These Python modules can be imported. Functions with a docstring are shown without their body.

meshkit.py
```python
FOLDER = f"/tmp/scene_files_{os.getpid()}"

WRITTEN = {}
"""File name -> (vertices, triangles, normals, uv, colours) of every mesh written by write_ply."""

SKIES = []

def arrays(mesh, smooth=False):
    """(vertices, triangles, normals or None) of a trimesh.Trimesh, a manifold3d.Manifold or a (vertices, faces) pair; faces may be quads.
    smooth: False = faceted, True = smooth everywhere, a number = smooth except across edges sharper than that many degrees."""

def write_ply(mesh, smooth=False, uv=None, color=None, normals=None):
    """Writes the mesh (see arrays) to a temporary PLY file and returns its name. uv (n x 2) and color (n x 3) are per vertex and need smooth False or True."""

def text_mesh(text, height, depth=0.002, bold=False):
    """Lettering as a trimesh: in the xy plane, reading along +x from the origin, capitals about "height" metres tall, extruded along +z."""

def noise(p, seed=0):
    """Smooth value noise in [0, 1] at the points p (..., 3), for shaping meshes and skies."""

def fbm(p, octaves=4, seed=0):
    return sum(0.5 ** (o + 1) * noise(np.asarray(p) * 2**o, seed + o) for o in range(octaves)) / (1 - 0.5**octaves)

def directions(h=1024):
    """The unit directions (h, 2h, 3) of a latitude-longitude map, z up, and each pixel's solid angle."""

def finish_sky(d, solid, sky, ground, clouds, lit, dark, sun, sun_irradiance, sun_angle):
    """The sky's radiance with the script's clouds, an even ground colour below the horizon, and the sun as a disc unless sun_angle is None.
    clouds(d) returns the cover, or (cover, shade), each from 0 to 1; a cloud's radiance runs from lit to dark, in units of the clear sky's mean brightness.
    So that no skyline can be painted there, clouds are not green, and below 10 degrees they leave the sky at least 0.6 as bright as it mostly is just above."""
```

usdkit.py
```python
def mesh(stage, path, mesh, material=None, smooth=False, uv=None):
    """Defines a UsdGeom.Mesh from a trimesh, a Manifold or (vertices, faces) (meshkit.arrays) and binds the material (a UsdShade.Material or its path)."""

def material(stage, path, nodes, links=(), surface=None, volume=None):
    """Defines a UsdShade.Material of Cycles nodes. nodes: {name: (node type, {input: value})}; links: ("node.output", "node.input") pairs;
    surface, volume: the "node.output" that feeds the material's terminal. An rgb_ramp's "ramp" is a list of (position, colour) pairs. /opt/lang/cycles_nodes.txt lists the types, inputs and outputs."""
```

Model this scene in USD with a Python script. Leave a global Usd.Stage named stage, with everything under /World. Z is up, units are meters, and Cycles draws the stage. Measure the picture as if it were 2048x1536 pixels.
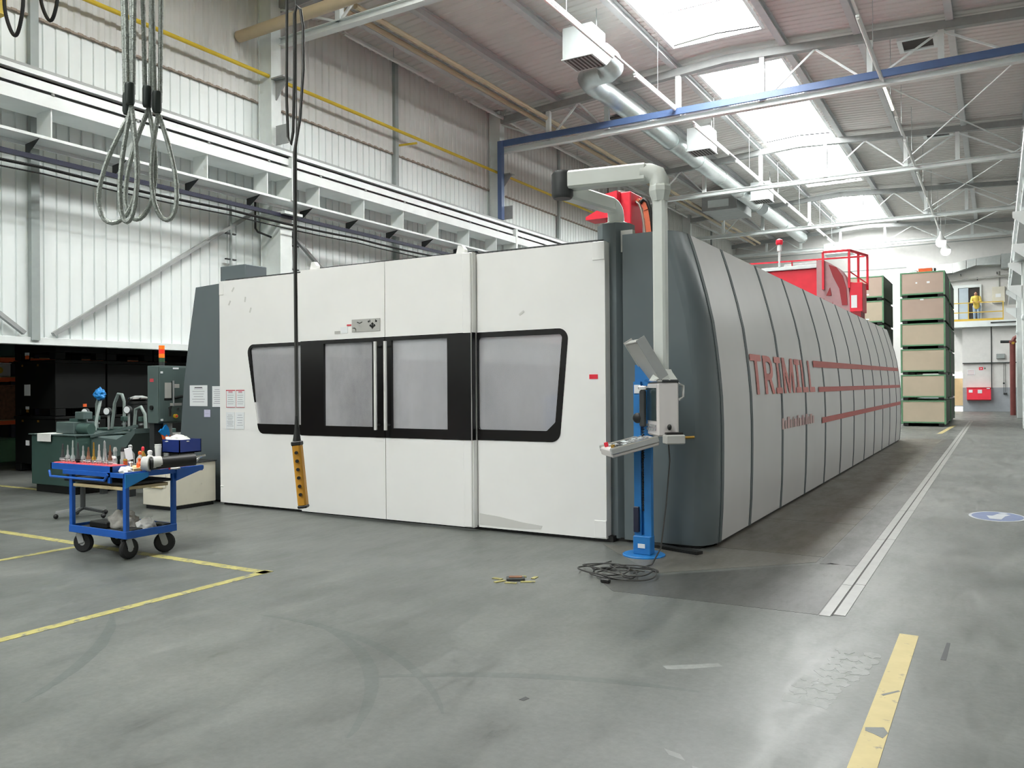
import math, random
import numpy as np, trimesh, shapely
from shapely.geometry import Polygon, box as sbox
from shapely import affinity
import usdkit, meshkit
from pxr import Usd, UsdGeom, UsdShade, UsdLux, Gf, Sdf

random.seed(7)
stage = Usd.Stage.CreateInMemory()
UsdGeom.SetStageUpAxis(stage, 'Z'); UsdGeom.SetStageMetersPerUnit(stage, 1.0)
world = UsdGeom.Xform.Define(stage, '/World'); stage.SetDefaultPrim(world.GetPrim())
UsdGeom.Scope.Define(stage, '/World/Looks')

# ---------------------------------------------------------------- camera, sky, exposure
EXPOSURE = 0.40
SKYLIGHT = 21.5
yaw, pitch, roll, FPX = 0.53544, 0.003456, 0.0072925, 1638.36
fwd = np.array([-math.sin(yaw)*math.cos(pitch), math.cos(yaw)*math.cos(pitch), math.sin(pitch)])
rgt = np.array([math.cos(yaw), math.sin(yaw), 0]); upv = np.cross(rgt, fwd)
cx = math.cos(roll)*rgt - math.sin(roll)*upv
cy = math.sin(roll)*rgt + math.cos(roll)*upv
cam = UsdGeom.Camera.Define(stage, '/World/camera')
cam.CreateHorizontalApertureAttr(36.0); cam.CreateVerticalApertureAttr(27.0)
cam.CreateFocalLengthAttr(36.0*FPX/2048); cam.CreateClippingRangeAttr((0.05, 500.0))
cam.CreateExposureAttr(EXPOSURE)
mx = Gf.Matrix4d(1.0)
for i, r in enumerate((cx, cy, -fwd)): mx.SetRow(i, Gf.Vec4d(*map(float, r), 0))
mx.SetRow(3, Gf.Vec4d(0, 0, 1.6, 1)); cam.AddTransformOp().Set(mx)
dome = UsdLux.DomeLight.Define(stage, '/World/sky'); dome.CreateIntensityAttr(1.0); dome.CreateColorAttr(Gf.Vec3f(.85, .95, 1.0))

# ---------------------------------------------------------------- materials
def lin(c):
    c = np.asarray(c, float)/255
    return tuple(np.where(c <= .04045, c/12.92, ((c+.055)/1.055)**2.4))
MATS = {}
def P(name, rgb, rough=.5, metal=0., var=.06, scale=4., bump=0., emit=None, stretch=(1, 1, 1), spec=.5, wear=None):
    c = np.array(lin(rgb)); n, l = {}, []
    pr = {'roughness': rough, 'metallic': metal, 'specular_ior_level': spec}
    if emit: pr['emission_color'] = lin(emit[0]); pr['emission_strength'] = emit[1]
    n['p'] = ('principled_bsdf', pr)
    if var or bump or wear:
        n['g'] = ('geometry', {}); n['m'] = ('mapping', {'scale': stretch})
        n['n'] = ('noise_texture', {'scale': scale, 'detail': 5., 'roughness': .6})
        l += [('g.position', 'm.vector'), ('m.vector', 'n.vector')]
    if var:
        n['r'] = ('rgb_ramp', {'ramp': [(.3, tuple(c*(1-var))), (.7, tuple(np.minimum(c*(1+var), .95)))]})
        l += [('n.fac', 'r.fac')]
        src = 'r.color'
        if wear:
            n['n2'] = ('noise_texture', {'scale': wear[1], 'detail': 6., 'roughness': .7})
            n['r2'] = ('rgb_ramp', {'ramp': [(wear[2], (0, 0, 0)), (wear[2]+.1, (1, 1, 1))]})
            n['mx'] = ('mix', {'color2': lin(wear[0])})
            l += [('m.vector', 'n2.vector'), ('n2.fac', 'r2.fac'), ('r2.color', 'mx.fac'), ('r.color', 'mx.color1')]
            src = 'mx.color'
        l += [(src, 'p.base_color')]
    else: pr['base_color'] = tuple(c)
    if bump:
        n['b'] = ('bump', {'strength': bump, 'distance': .01}); l += [('n.fac', 'b.height'), ('b.normal', 'p.normal')]
    m = usdkit.material(stage, '/World/Looks/'+name, n, l, surface='p.BSDF'); MATS[name] = m
    return m
def EM(name, rgb, strength):
    m = usdkit.material(stage, '/World/Looks/'+name, {'e': ('emission', {'color': lin(rgb), 'strength': float(strength)})}, [], surface='e.emission')
    MATS[name] = m; return m

P('wall_sheet', (226, 232, 231), .45, var=.05, scale=1.2, stretch=(1, 1, .3))
P('wall_sheet_upper', (203, 204, 201), .5, var=.05, scale=1.2)
P('closure', (150, 138, 126), .8)
P('deck', (214, 210, 207), .55, var=.04, scale=1.)
P('roof_steel', (196, 198, 199), .5, var=.05)
P('steel_white', (222, 227, 226), .4, var=.05, scale=2.)
P('steel_grey', (150, 153, 152), .5, var=.08)
P('web_grey', (122, 118, 112), .6, var=.08)
P('post_grey', (150, 158, 156), .5, var=.05)
P('column_paint', (214, 220, 218), .45, var=.05)
P('plaster', (212, 211, 208), .8, var=.04)
P('dado', (150, 155, 160), .7, var=.06)
P('dark_steel', (52, 55, 56), .55, var=.1)
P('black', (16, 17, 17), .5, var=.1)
P('rubber', (22, 23, 24), .7, var=.1)
P('black_crate', (5, 7, 6), .65, var=.25, scale=3, spec=.25)
P('navy', (24, 28, 52), .4)
P('blue_duct', (80, 102, 142), .4)
P('yellow', (206, 178, 50), .45, var=.06)
P('yellow_rail', (216, 180, 70), .45)
P('beige_pipe', (188, 172, 144), .5, var=.05)
P('galvanised', (196, 203, 203), .32, metal=.85, var=.08, scale=6)
P('box_white', (214, 222, 222), .4, var=.03)
P('kerb', (225, 228, 228), .5, var=.02)
P('machine_white', (236, 236, 234), .38, var=.02, scale=1.5, wear=((150, 148, 142), 7., .74))
P('machine_grey', (94, 104, 107), .42, var=.07, scale=1.2)
P('machine_grey_gloss', (94, 104, 107), .28, var=.05, scale=1.2)
P('window_black', (22, 20, 20), .22, var=.1)
P('silver_panel', (212, 211, 210), .34, metal=.2, var=.05, scale=.9, stretch=(1, 1, .5))
P('seam', (84, 94, 97), .5, var=.08)
P('letter_red', (206, 128, 122), .45, var=.14, scale=3)
P('stripe_red', (186, 88, 84), .45, var=.1, scale=2)
P('faint_red', (206, 172, 170), .45, var=.05, scale=3)
P('red', (226, 40, 62), .42, var=.06)
P('red_dark', (150, 40, 48), .5)
P('cover_pink', (176, 138, 142), .45, var=.14, scale=2.)
P('orange_chain', (196, 96, 62), .5)
P('arm_paint', (208, 213, 208), .4, var=.03)
P('silver', (214, 216, 217), .25, metal=.9, var=.04)
P('bright_bar', (232, 232, 230), .3, metal=.25, var=.01)
P('hose_grey', (128, 140, 136), .45, var=.1, scale=20)
P('chrome', (224, 224, 224), .15, metal=1., var=.02)
P('console_grey', (206, 202, 200), .42, var=.02)
P('screen_dark', (58, 72, 74), .12, var=.1)
P('key_grey', (150, 152, 152), .5)
P('stand_blue', (34, 116, 184), .42, var=.06)
P('cart_blue', (20, 84, 170), .42, var=.08)
P('cart_blue_light', (26, 128, 200), .45, var=.05)
P('crate_blue', (20, 46, 120), .5)
P('cloth_white', (228, 228, 226), .9, var=.05, scale=12)
P('cloth_grey', (160, 158, 152), .9, var=.2, scale=20)
P('paper', (226, 230, 232), .8, var=.01)
P('paper_lilac', (196, 196, 220), .8, var=.01)
P('print', (150, 152, 160), .8, var=.05)
P('print_dark', (60, 62, 66), .8)
P('print_red', (196, 72, 80), .8)
P('tape_grey', (205, 205, 201), .6, var=.02)
P('plate_grey', (176, 176, 172), .5, var=.03)
P('cab_green', (80, 96, 94), .5, var=.07)
P('tank_green', (56, 80, 74), .5, var=.09)
P('beige_cab', (214, 210, 194), .5, var=.04, wear=((120, 112, 96), 9., .68))
P('orange', (224, 96, 40), .5)
P('red_lamp', (214, 44, 34), .35, emit=((230, 50, 30), .35))
P('amber_lamp', (226, 112, 34), .35, emit=((240, 120, 30), .3))
P('green_lamp', (54, 90, 62), .35)
P('brass', (190, 150, 70), .3, metal=.8)
P('rope', (150, 156, 150), .5, metal=.35, var=.3, scale=90)
P('ferrule', (46, 54, 50), .5, metal=.3)
P('cable', (52, 52, 50), .55)
P('cable_grey', (84, 86, 84), .6)
P('pendant_yellow', (186, 132, 30), .5, var=.1, scale=9, wear=((60, 50, 30), 22., .66))
P('crate_green', (92, 136, 102), .5, var=.12, scale=5)
P('crate_green_dark', (50, 64, 50), .6, var=.15, scale=3)
P('crate_board', (182, 169, 148), .75, var=.05, scale=1.6)
P('crate_board_pink', (176, 156, 142), .75, var=.05, scale=1.6)
P('rust_post', (112, 56, 52), .6, var=.12, scale=5)
P('paint_yellow', (154, 147, 88), .6, var=.14, scale=7, wear=((100, 103, 94), 11., .52))
P('paint_yellow_pale', (174, 160, 112), .6, var=.07, scale=6, wear=((112, 112, 100), 10., .6))
P('rail_light', (138, 139, 136), .4, var=.08, scale=6)
P('rail_groove', (60, 60, 58), .7)
P('sign_blue', (92, 104, 134), .6, var=.1, scale=8)
P('sign_white', (160, 164, 168), .6)
P('skin', (198, 148, 122), .6, var=.02)
P('hair', (60, 44, 34), .7)
P('jacket_yellow', (226, 200, 96), .75, var=.05)
P('jeans', (150, 172, 196), .8, var=.06)
P('door_blue', (176, 190, 200), .25, var=.03)
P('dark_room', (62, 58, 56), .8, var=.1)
P('cardboard', (214, 186, 142), .8, var=.05)
P('wood', (188, 172, 134), .7, var=.1, scale=5)
P('lamp_body', (214, 216, 214), .4, var=.02)
P('vent_dark', (64, 60, 58), .7)
P('mat_rust', (120, 84, 62), .8, var=.3, scale=12)
P('interior_grey', (120, 124, 128), .6, var=.1, scale=1.5)
P('interior_blue', (64, 96, 150), .5, var=.1)
P('interior_orange', (176, 104, 72), .6, var=.15)
P('glass_bottle', (150, 160, 156), .12, var=.02)
EM('skylight_pane', (252, 254, 252), SKYLIGHT)
EM('lamp_lit', (255, 232, 190), 14.)
EM('lamp_lit_white', (255, 250, 240), 10.)
EM('daylight_slot', (255, 252, 240), 4.)

def glass(name, tint, haze, hazecol):
    n = {'t': ('transparent_bsdf', {'color': tint}), 'g': ('glossy_bsdf', {'roughness': .03, 'color': (.9, .9, .9)}), 'f': ('fresnel', {'IOR': 1.6}),
         'd': ('diffuse_bsdf', {'color': lin(hazecol)}), 'ge': ('geometry', {}), 'nz': ('noise_texture', {'scale': 1.6, 'detail': 5., 'roughness': .65}),
         'mp': ('mapping', {'scale': (1, 1, .5)}),
         'mr': ('map_range', {'from_min': .3, 'from_max': .7, 'to_min': haze*.75, 'to_max': haze*1.3, 'clamp': True}),
         'm1': ('mix_closure', {}), 'm2': ('mix_closure', {})}
    l = [('ge.position', 'mp.vector'), ('mp.vector', 'nz.vector'), ('nz.fac', 'mr.value'), ('mr.result', 'm1.fac'), ('t.BSDF', 'm1.closure1'), ('d.BSDF', 'm1.closure2'),
         ('f.fac', 'm2.fac'), ('m1.closure', 'm2.closure1'), ('g.BSDF', 'm2.closure2')]
    MATS[name] = usdkit.material(stage, '/World/Looks/'+name, n, l, surface='m2.closure')
glass('hazy_glass', (.85, .87, .88), .56, (206, 206, 210))
glass('clear_glass', (.85, .88, .9), .05, (190, 200, 210))

def floor_mat(name, base, dark, light, rough=.42):
    n = {'g': ('geometry', {}), 'n1': ('noise_texture', {'scale': .55, 'detail': 6., 'roughness': .62}), 'mp': ('mapping', {'scale': (1.6, .5, 1), 'rotation': (0, 0, .5)}),
         'n2': ('noise_texture', {'scale': 2.2, 'detail': 8., 'roughness': .7}), 'n3': ('noise_texture', {'scale': 26., 'detail': 4., 'roughness': .7}),
         'r1': ('rgb_ramp', {'ramp': [(.3, lin(dark)), (.5, lin(base)), (.72, lin(light))]}),
         'r2': ('rgb_ramp', {'ramp': [(.30, (.74, .74, .73)), (.46, (.96, .96, .96)), (.6, (1.02, 1.02, 1.02)), (.74, (1.2, 1.2, 1.19))]}),
         'r3': ('rgb_ramp', {'ramp': [(.3, (.84, .84, .84)), (.7, (1.1, 1.1, 1.1))]}),
         'm1': ('mix', {'mix_type': 'multiply', 'fac': 1.}), 'm2': ('mix', {'mix_type': 'multiply', 'fac': 1.}),
         'mr': ('map_range', {'from_min': .3, 'from_max': .7, 'to_min': rough-.1, 'to_max': rough+.12, 'clamp': True}),
         'b': ('bump', {'strength': .12, 'distance': .004}), 'p': ('principled_bsdf', {'specular_ior_level': .5})}
    l = [('g.position', 'n1.vector'), ('g.position', 'mp.vector'), ('mp.vector', 'n2.vector'), ('g.position', 'n3.vector'), ('n1.fac', 'r1.fac'), ('n2.fac', 'r2.fac'), ('n3.fac', 'r3.fac'),
         ('r1.color', 'm1.color1'), ('r2.color', 'm1.color2'), ('m1.color', 'm2.color1'), ('r3.color', 'm2.color2'), ('m2.color', 'p.base_color'), ('n2.fac', 'mr.value'), ('mr.result', 'p.roughness'),
         ('n3.fac', 'b.height'), ('b.normal', 'p.normal')]
    MATS[name] = usdkit.material(stage, '/World/Looks/'+name, n, l, surface='p.BSDF')
floor_mat('concrete', (94, 97, 94), (78, 82, 78), (109, 111, 107))
floor_mat('concrete_scuff', (85, 90, 87), (72, 78, 74), (98, 102, 99), .42)
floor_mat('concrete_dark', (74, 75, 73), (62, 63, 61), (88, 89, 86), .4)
floor_mat('concrete_brown', (88, 84, 74), (70, 65, 56), (106, 102, 93), .42)
floor_mat('concrete_pale', (104, 102, 96), (91, 89, 83), (118, 117, 111), .45)
floor_mat('concrete_worn', (120, 123, 120), (100, 105, 102), (138, 141, 139), .5)

# ---------------------------------------------------------------- mesh builder
def chull(pts): return trimesh.convex.convex_hull(np.asarray(pts, float))
class B:
    def __init__(s): s.v, s.f, s.n = [], [], 0
    def add(s, v, f):
        v = np.asarray(v, float).reshape(-1, 3); f = np.asarray(f, int)
        if f.shape[1] == 4: f = np.vstack([f[:, [0, 1, 2]], f[:, [0, 2, 3]]])
        s.v.append(v); s.f.append(f+s.n); s.n += len(v); return s
    def tm(s, m, T=None):
        v = np.asarray(m.vertices)
        if T is not None: v = v@np.asarray(T)[:3, :3].T+np.asarray(T)[:3, 3]
        return s.add(v, np.asarray(m.faces))
    def box(s, x0, y0, z0, x1, y1, z1, b=0.):
        x0, x1 = min(x0, x1), max(x0, x1); y0, y1 = min(y0, y1), max(y0, y1); z0, z1 = min(z0, z1), max(z0, z1)
        if b:
            b = min(b, (x1-x0)*.45, (y1-y0)*.45, (z1-z0)*.45); pts = []
            for x, i in ((x0, 1), (x1, -1)):
                for y, j in ((y0, 1), (y1, -1)):
                    for z, k in ((z0, 1), (z1, -1)):
                        pts += [(x, y+j*b, z+k*b), (x+i*b, y, z+k*b), (x+i*b, y+j*b, z)]
            return s.tm(chull(pts))
        v = [(x, y, z) for x in (x0, x1) for y in (y0, y1) for z in (z0, z1)]
        return s.add(v, [(0, 1, 3, 2), (4, 6, 7, 5), (0, 4, 5, 1), (2, 3, 7, 6), (0, 2, 6, 4), (1, 5, 7, 3)])
    def obox(s, c, size, X, Z=(0, 0, 1), b=0.):
        X = np.array(X, float); X /= np.linalg.norm(X); Z = np.array(Z, float); Z -= X*(Z@X); Z /= np.linalg.norm(Z); Y = np.cross(Z, X)
        t = B().box(*(-np.array(size)/2), *(np.array(size)/2), b=b)
        for v, f in zip(t.v, t.f): s.add(v@np.array([X, Y, Z])+np.array(c), f)
        return s
    def bar(s, p, q, w, h=None, up=(0, 0, 1), b=0.):
        p, q = np.array(p, float), np.array(q, float); d = q-p; h = w if h is None else h
        if abs(d@np.array(up))/np.linalg.norm(d) > .98: up = (0, 1, 0)
        return s.obox((p+q)/2, (np.linalg.norm(d), w, h), d, up, b)
    def tube(s, path, r, n=8, closed=False):
        p = np.array(path, float); m = len(p); r = np.broadcast_to(r, (m,))
        t = (np.roll(p, -1, 0)-np.roll(p, 1, 0)) if closed else np.gradient(p, axis=0)
        t /= np.linalg.norm(t, axis=1, keepdims=True)+1e-12
        a = np.cross(t[0], (0, 0, 1.) if abs(t[0][2]) < .9 else (1., 0, 0)); a /= np.linalg.norm(a); rings = []
        for i in range(m):
            a = a-t[i]*(a@t[i]); a /= np.linalg.norm(a); b = np.cross(t[i], a)
            for k in range(n):
                th = 2*math.pi*k/n; rings.append(p[i]+r[i]*(math.cos(th)*a+math.sin(th)*b))
        f = []
        for i in range(m if closed else m-1):
            for k in range(n):
                j = (i+1) % m; f.append((i*n+k, i*n+(k+1) % n, j*n+(k+1) % n, j*n+k))
        s.add(rings, f)
        if not closed:
            s.add(np.vstack([rings[:n], [p[0]]]), [((k+1) % n, k, n) for k in range(n)])
            s.add(np.vstack([rings[-n:], [p[-1]]]), [(k, (k+1) % n, n) for k in range(n)])
        return s
    def cyl(s, p, q, r, r2=None, n=16): return s.tube([p, q], [r, r if r2 is None else r2], n)
    def lathe(s, prof, c=(0, 0, 0), n=16):
        prof = np.array(prof, float); v, f = [], []
        for r, z in prof:
            for k in range(n):
                th = 2*math.pi*k/n; v.append((c[0]+r*math.cos(th), c[1]+r*math.sin(th), c[2]+z))
        for i in range(len(prof)-1):
            for k in range(n): f.append((i*n+k, i*n+(k+1) % n, (i+1)*n+(k+1) % n, (i+1)*n+k))
        s.add(v, f)
        for i, rev in ((0, True), (len(prof)-1, False)):
            if prof[i][0] > 1e-6:
                ring = [v[i*n+k] for k in range(n)]+[(c[0], c[1], c[2]+prof[i][1])]
                s.add(ring, [((k+1) % n, k, n) if rev else (k, (k+1) % n, n) for k in range(n)])
        return s
    def poly(s, pg, plane, a, b):
        for g in getattr(pg, 'geoms', [pg]):
            if g.is_empty or g.area < 1e-9: continue
            m = trimesh.creation.extrude_polygon(g, abs(b-a), engine='earcut'); v = np.array(m.vertices); lo = min(a, b); f = np.array(m.faces)
            if plane == 'xy': w = np.c_[v[:, 0], v[:, 1], v[:, 2]+lo]
            elif plane == 'xz': w = np.c_[v[:, 0], v[:, 2]+lo, v[:, 1]]; f = f[:, ::-1]
            else: w = np.c_[v[:, 2]+lo, v[:, 0], v[:, 1]]
            s.add(w, f)
        return s
    def ball(s, c, r, n=2):
        m = trimesh.creation.icosphere(n); return s.add(np.array(m.vertices)*np.broadcast_to(r, (3,))+np.array(c), m.faces)
    def mesh(s): return np.vstack(s.v), np.vstack(s.f)
def rot(a, c=(0, 0, 0), t=(0, 0, 0)):
    T = np.eye(4); T[:2, :2] = [[math.cos(a), -math.sin(a)], [math.sin(a), math.cos(a)]]; T[:3, 3] = t; return T
def arc(c, r, a0, a1, n, ax='xz'):
    out = []
    for k in range(n+1):
        a = math.radians(a0+(a1-a0)*k/n); p = [c[0], c[1], c[2]]
        i, j = {'xz': (0, 2), 'yz': (1, 2), 'xy': (0, 1)}[ax]; p[i] += r*math.cos(a); p[j] += r*math.sin(a); out.append(tuple(p))
    return out

# ---------------------------------------------------------------- scene tree
USED = {}
def numbered(parent, name):
    k = USED.get((parent, name), 0); USED[(parent, name)] = k+1
    return f'{parent}/{name}' if k == 0 else f'{parent}/{name}_{k:03d}'
def tag(prim, label=None, cat=None, group=None, kind=None):
    for k, v in (('label', label), ('category', cat), ('group', group), ('kind', kind)):
        if v: prim.SetCustomDataByKey(k, v)
    return prim
class Thing:
    """An Xform at the thing's base; geometry handed to part() is in world coordinates unless local=True."""
    def __init__(s, name, label, cat, base=(0, 0, 0), rz=0., group=None, kind=None, local=False):
        s.path = numbered('/World', name); s.base = np.array(base, float); s.local = local; s.name = name; s.group = group; s.cat = cat
        x = UsdGeom.Xform.Define(stage, s.path); x.AddTranslateOp().Set(Gf.Vec3d(*map(float, base)))
        if rz: x.AddRotateZOp().Set(float(rz))
        s.prim = tag(x.GetPrim(), label, cat, group, kind)
    def part(s, name, b, mat, under=None, smooth=35, label=None, kind=None):
        path = numbered(under or s.path, name); v, f = b.mesh()
        if not s.local: v = v-s.base
        m = usdkit.mesh(stage, path, (v, f), MATS[mat], smooth=smooth); tag(m.GetPrim(), label, kind=kind); return path
    def copy(s, loc, rz=0., label=None, group=None):
        path = numbered('/World', s.name); x = UsdGeom.Xform.Define(stage, path)
        x.AddTranslateOp().Set(Gf.Vec3d(*map(float, loc))); x.AddRotateZOp().Set(float(rz))
        p = x.GetPrim(); p.GetReferences().AddInternalReference(Sdf.Path(s.path)); p.SetInstanceable(True)
        x.SetXformOpOrder(x.GetOrderedXformOps()); tag(p, label, s.cat, group or s.group); return p
def solo(name, b, mat, label, cat, group=None, kind=None, smooth=35):
    path = numbered('/World', name)
    m = usdkit.mesh(stage, path, b.mesh(), MATS[mat], smooth=smooth); tag(m.GetPrim(), label, cat, group, kind); return path
# ---------------------------------------------------------------- the setting
X0, X1, Y0, Y1 = -15.0, 1.6, -14.0, 54.5
XR = 16.8                                                  # right wall of the neighbouring bay
TR = [3.9+10*k for k in range(-1, 6)]                      # truss lines (Y)
TR[-1] = 53.6
RIDGE = -6.75
def roof_z(x): return 11.5-.062*abs(x-RIDGE) if x < 1.1 else 11.5-.062*abs(x-8.95)

# floor
fl = Thing('floor', 'grey painted concrete hall floor with scuffs and joints', 'floor', kind='structure')
fl.part('slab', B().box(X0-9.5, Y0, -.25, XR+.2, Y1+.3, 0), 'concrete', smooth=False)
def flat(name, pts, mat, z=.003, label=None):
    fl.part(name, B().poly(Polygon(pts), 'xy', -.02, z), mat, smooth=False, label=label)
ff = .0015
flat('floor_plate', [(-2.45, 8.0), (-1.40, 8.0), (-1.40, 10.0), (-2.45, 10.0)], 'concrete_brown', ff)
for a, b in ((10.02, 11.4), (11.42, 14.6), (14.62, 17.8), (17.82, 21.0), (21.02, 26.6)):
    flat('floor_plate', [(-2.45, a), (-1.40, a), (-1.40, b), (-2.45, b)], 'concrete_brown', ff)
flat('floor_strip', [(-1.385, 7.7), (-1.085, 7.75), (-1.085, 26.6), (-1.385, 26.6)], 'concrete_dark', ff, 'dark floor strip beside the floor rail')
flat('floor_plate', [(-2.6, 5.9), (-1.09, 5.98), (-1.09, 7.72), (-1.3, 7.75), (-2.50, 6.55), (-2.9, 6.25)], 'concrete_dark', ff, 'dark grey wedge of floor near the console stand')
flat('floor_plate', [(-3.45, 7.6), (-2.55, 6.62), (-1.42, 7.74), (-1.42, 7.98), (-2.4, 7.98), (-2.4, 7.7)], 'concrete_pale', ff, 'pale triangle of floor in front of the machine corner')
rp_ = np.random.default_rng(11)
def blob(x, y, rx, ry, mat, name, z, label=None, n=14):
    a = np.linspace(0, 2*math.pi, n, endpoint=False); k = 1+.7*(rp_.random(n)-.5)
    flat(name, np.c_[x+rx*k*np.cos(a), y+ry*k*np.sin(a)], mat, z, label)
for r_ in range(9):
    for c_ in range(3):
        y = 4.32+r_*.115; x = -.90+.075*c_+(.02 if r_ > 3 else -.02)+.012*r_*.8
        if rp_.random() < .92: blob(x, y, .035+.02*rp_.random(), .045+.03*rp_.random(), 'concrete_worn', 'worn_spot', .0003+.00004*(r_*3+c_), 'pale worn spots left of the yellow bar' if r_ == c_ == 0 else None)
for pts in ([(-1.62, 4.42), (-1.5, 4.5), (-1.36, 4.62), (-1.4, 4.66), (-1.56, 4.54), (-1.66, 4.46)], [(-1.12, 3.35), (-1.06, 3.34), (-.98, 3.18), (-1.0, 3.14), (-1.05, 3.2)], [(-1.28, 3.45), (-1.2, 3.43), (-1.16, 3.38), (-1.24, 3.40)]):
    flat('worn_spot', pts, 'concrete_worn', .0004)
flat('worn_spot', [(-.545, 4.12), (-.47, 4.16), (-.445, 4.10), (-.46, 4.03), (-.50, 4.06), (-.54, 4.08)], 'concrete_scuff', .0030, 'dark worn break across the broad yellow line')
flat('worn_spot', [(-.53, 4.60), (-.46, 4.70), (-.45, 4.69), (-.52, 4.58)], 'concrete_scuff', .0028)
def scuff(c, r, a0, a1, w, k):
    a = np.radians(np.linspace(a0, a1, 26)); t = np.sin(np.linspace(0, math.pi, 26))**.6; q = rp_.random(26)*.25
    o = np.c_[c[0]+(r+w*(t-q)/2)*np.cos(a), c[1]+(r+w*(t-q)/2)*np.sin(a)]; i_ = np.c_[c[0]+(r-w*t/2)*np.cos(a), c[1]+(r-w*t/2)*np.sin(a)]
    flat('tyre_scuff', np.vstack([o[1:-1], i_[1:-1][::-1]]), 'concrete_scuff', .0002+.00005*k)
for k, (c, r, a0, a1, w) in enumerate((((-4.6, 2.0), 2.2, 20, 80, .09), ((-4.2, 1.6), 2.5, 40, 100, .07), ((-1.0, 1.0), 3.2, 95, 130, .08), ((-7.0, 1.0), 3.0, 25, 60, .09))):
    scuff(c, r, a0, a1, w, k)
blob(-9.3, 6.45, .28, .12, 'concrete_scuff', 'oil_stain', .0015, 'dark stain on the floor in front of the cream cabinet')
for x0, x1, y0 in ((-1.08, -1.008, 5.97), (-.994, -.918, 6.03)):
    y = y0
    for k in range(16):
        yl = 2.2 if k else 1.0
        flat('floor_rail', [(x0, y), (x1, y), (x1, y+yl-.008), (x0, y+yl-.008)], 'rail_light', .004); y += yl
flat('rail_groove', [(-1.008, 6.0), (-.994, 6.0), (-.994, 38), (-1.008, 38)], 'rail_groove', .001)
def line(pts, w, mat='paint_yellow', name='painted_line', label=None):
    a, b = np.array(pts[0], float), np.array(pts[1], float); d = (b-a)/np.linalg.norm(b-a); n = np.array((-d[1], d[0]))*w/2
    flat(name, [a+n, b+n, b-n, a-n], mat, .0022, label)
line(((-.50, 2.2), (-.50, 5.78)), .11, 'paint_yellow_pale', label='broad worn yellow line at the lower right')
line(((-5.51, -1.5), (-5.51, 5.1)), .09)
line(((-11.5, 5.03), (-5.46, 5.03)), .1)
line(((-8.1, 4.15), (-8.1, 4.98)), .09); line(((-8.2, -2), (-8.2, 4.2)), .09)
line(((-14.9, 7.45), (-12.6, 7.45)), .1)
line(((-1.62, 29.5), (-1.45, 35.5)), .14, 'paint_yellow_pale')
el = affinity.scale(shapely.Point(0, 0).buffer(1, 40), .30, .41)
flat('floor_sign', [(x-.02, y+11.43) for x, y in el.exterior.coords], 'sign_white', .002, 'round blue floor sign with a white pictogram')
flat('floor_sign', [(x*.9-.02, y*.9+11.43) for x, y in el.exterior.coords], 'sign_blue', .0032)
flat('floor_sign', [(-.1, 11.2), (.02, 11.18), (.06, 11.45), (.12, 11.6), (.06, 11.64), (-.02, 11.62), (-.07, 11.45), (-.13, 11.44)], 'sign_white', .0042)
flat('floor_sign', [(x*.05+.04, y*.05+11.70) for x, y in shapely.Point(0, 0).buffer(1, 12).exterior.coords], 'sign_white', .0042)
# rubber and tyre marks in the concrete
flat('skid_mark', [(-.30, 5.35), (-.27, 5.35), (-.265, 5.72), (-.285, 5.72)], 'dark_steel', .001)
flat('floor_mark', [(-2.12, 3.62), (-2.09, 3.62), (-2.08, 3.66), (-2.11, 3.67)], 'dark_steel', .0012)

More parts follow.
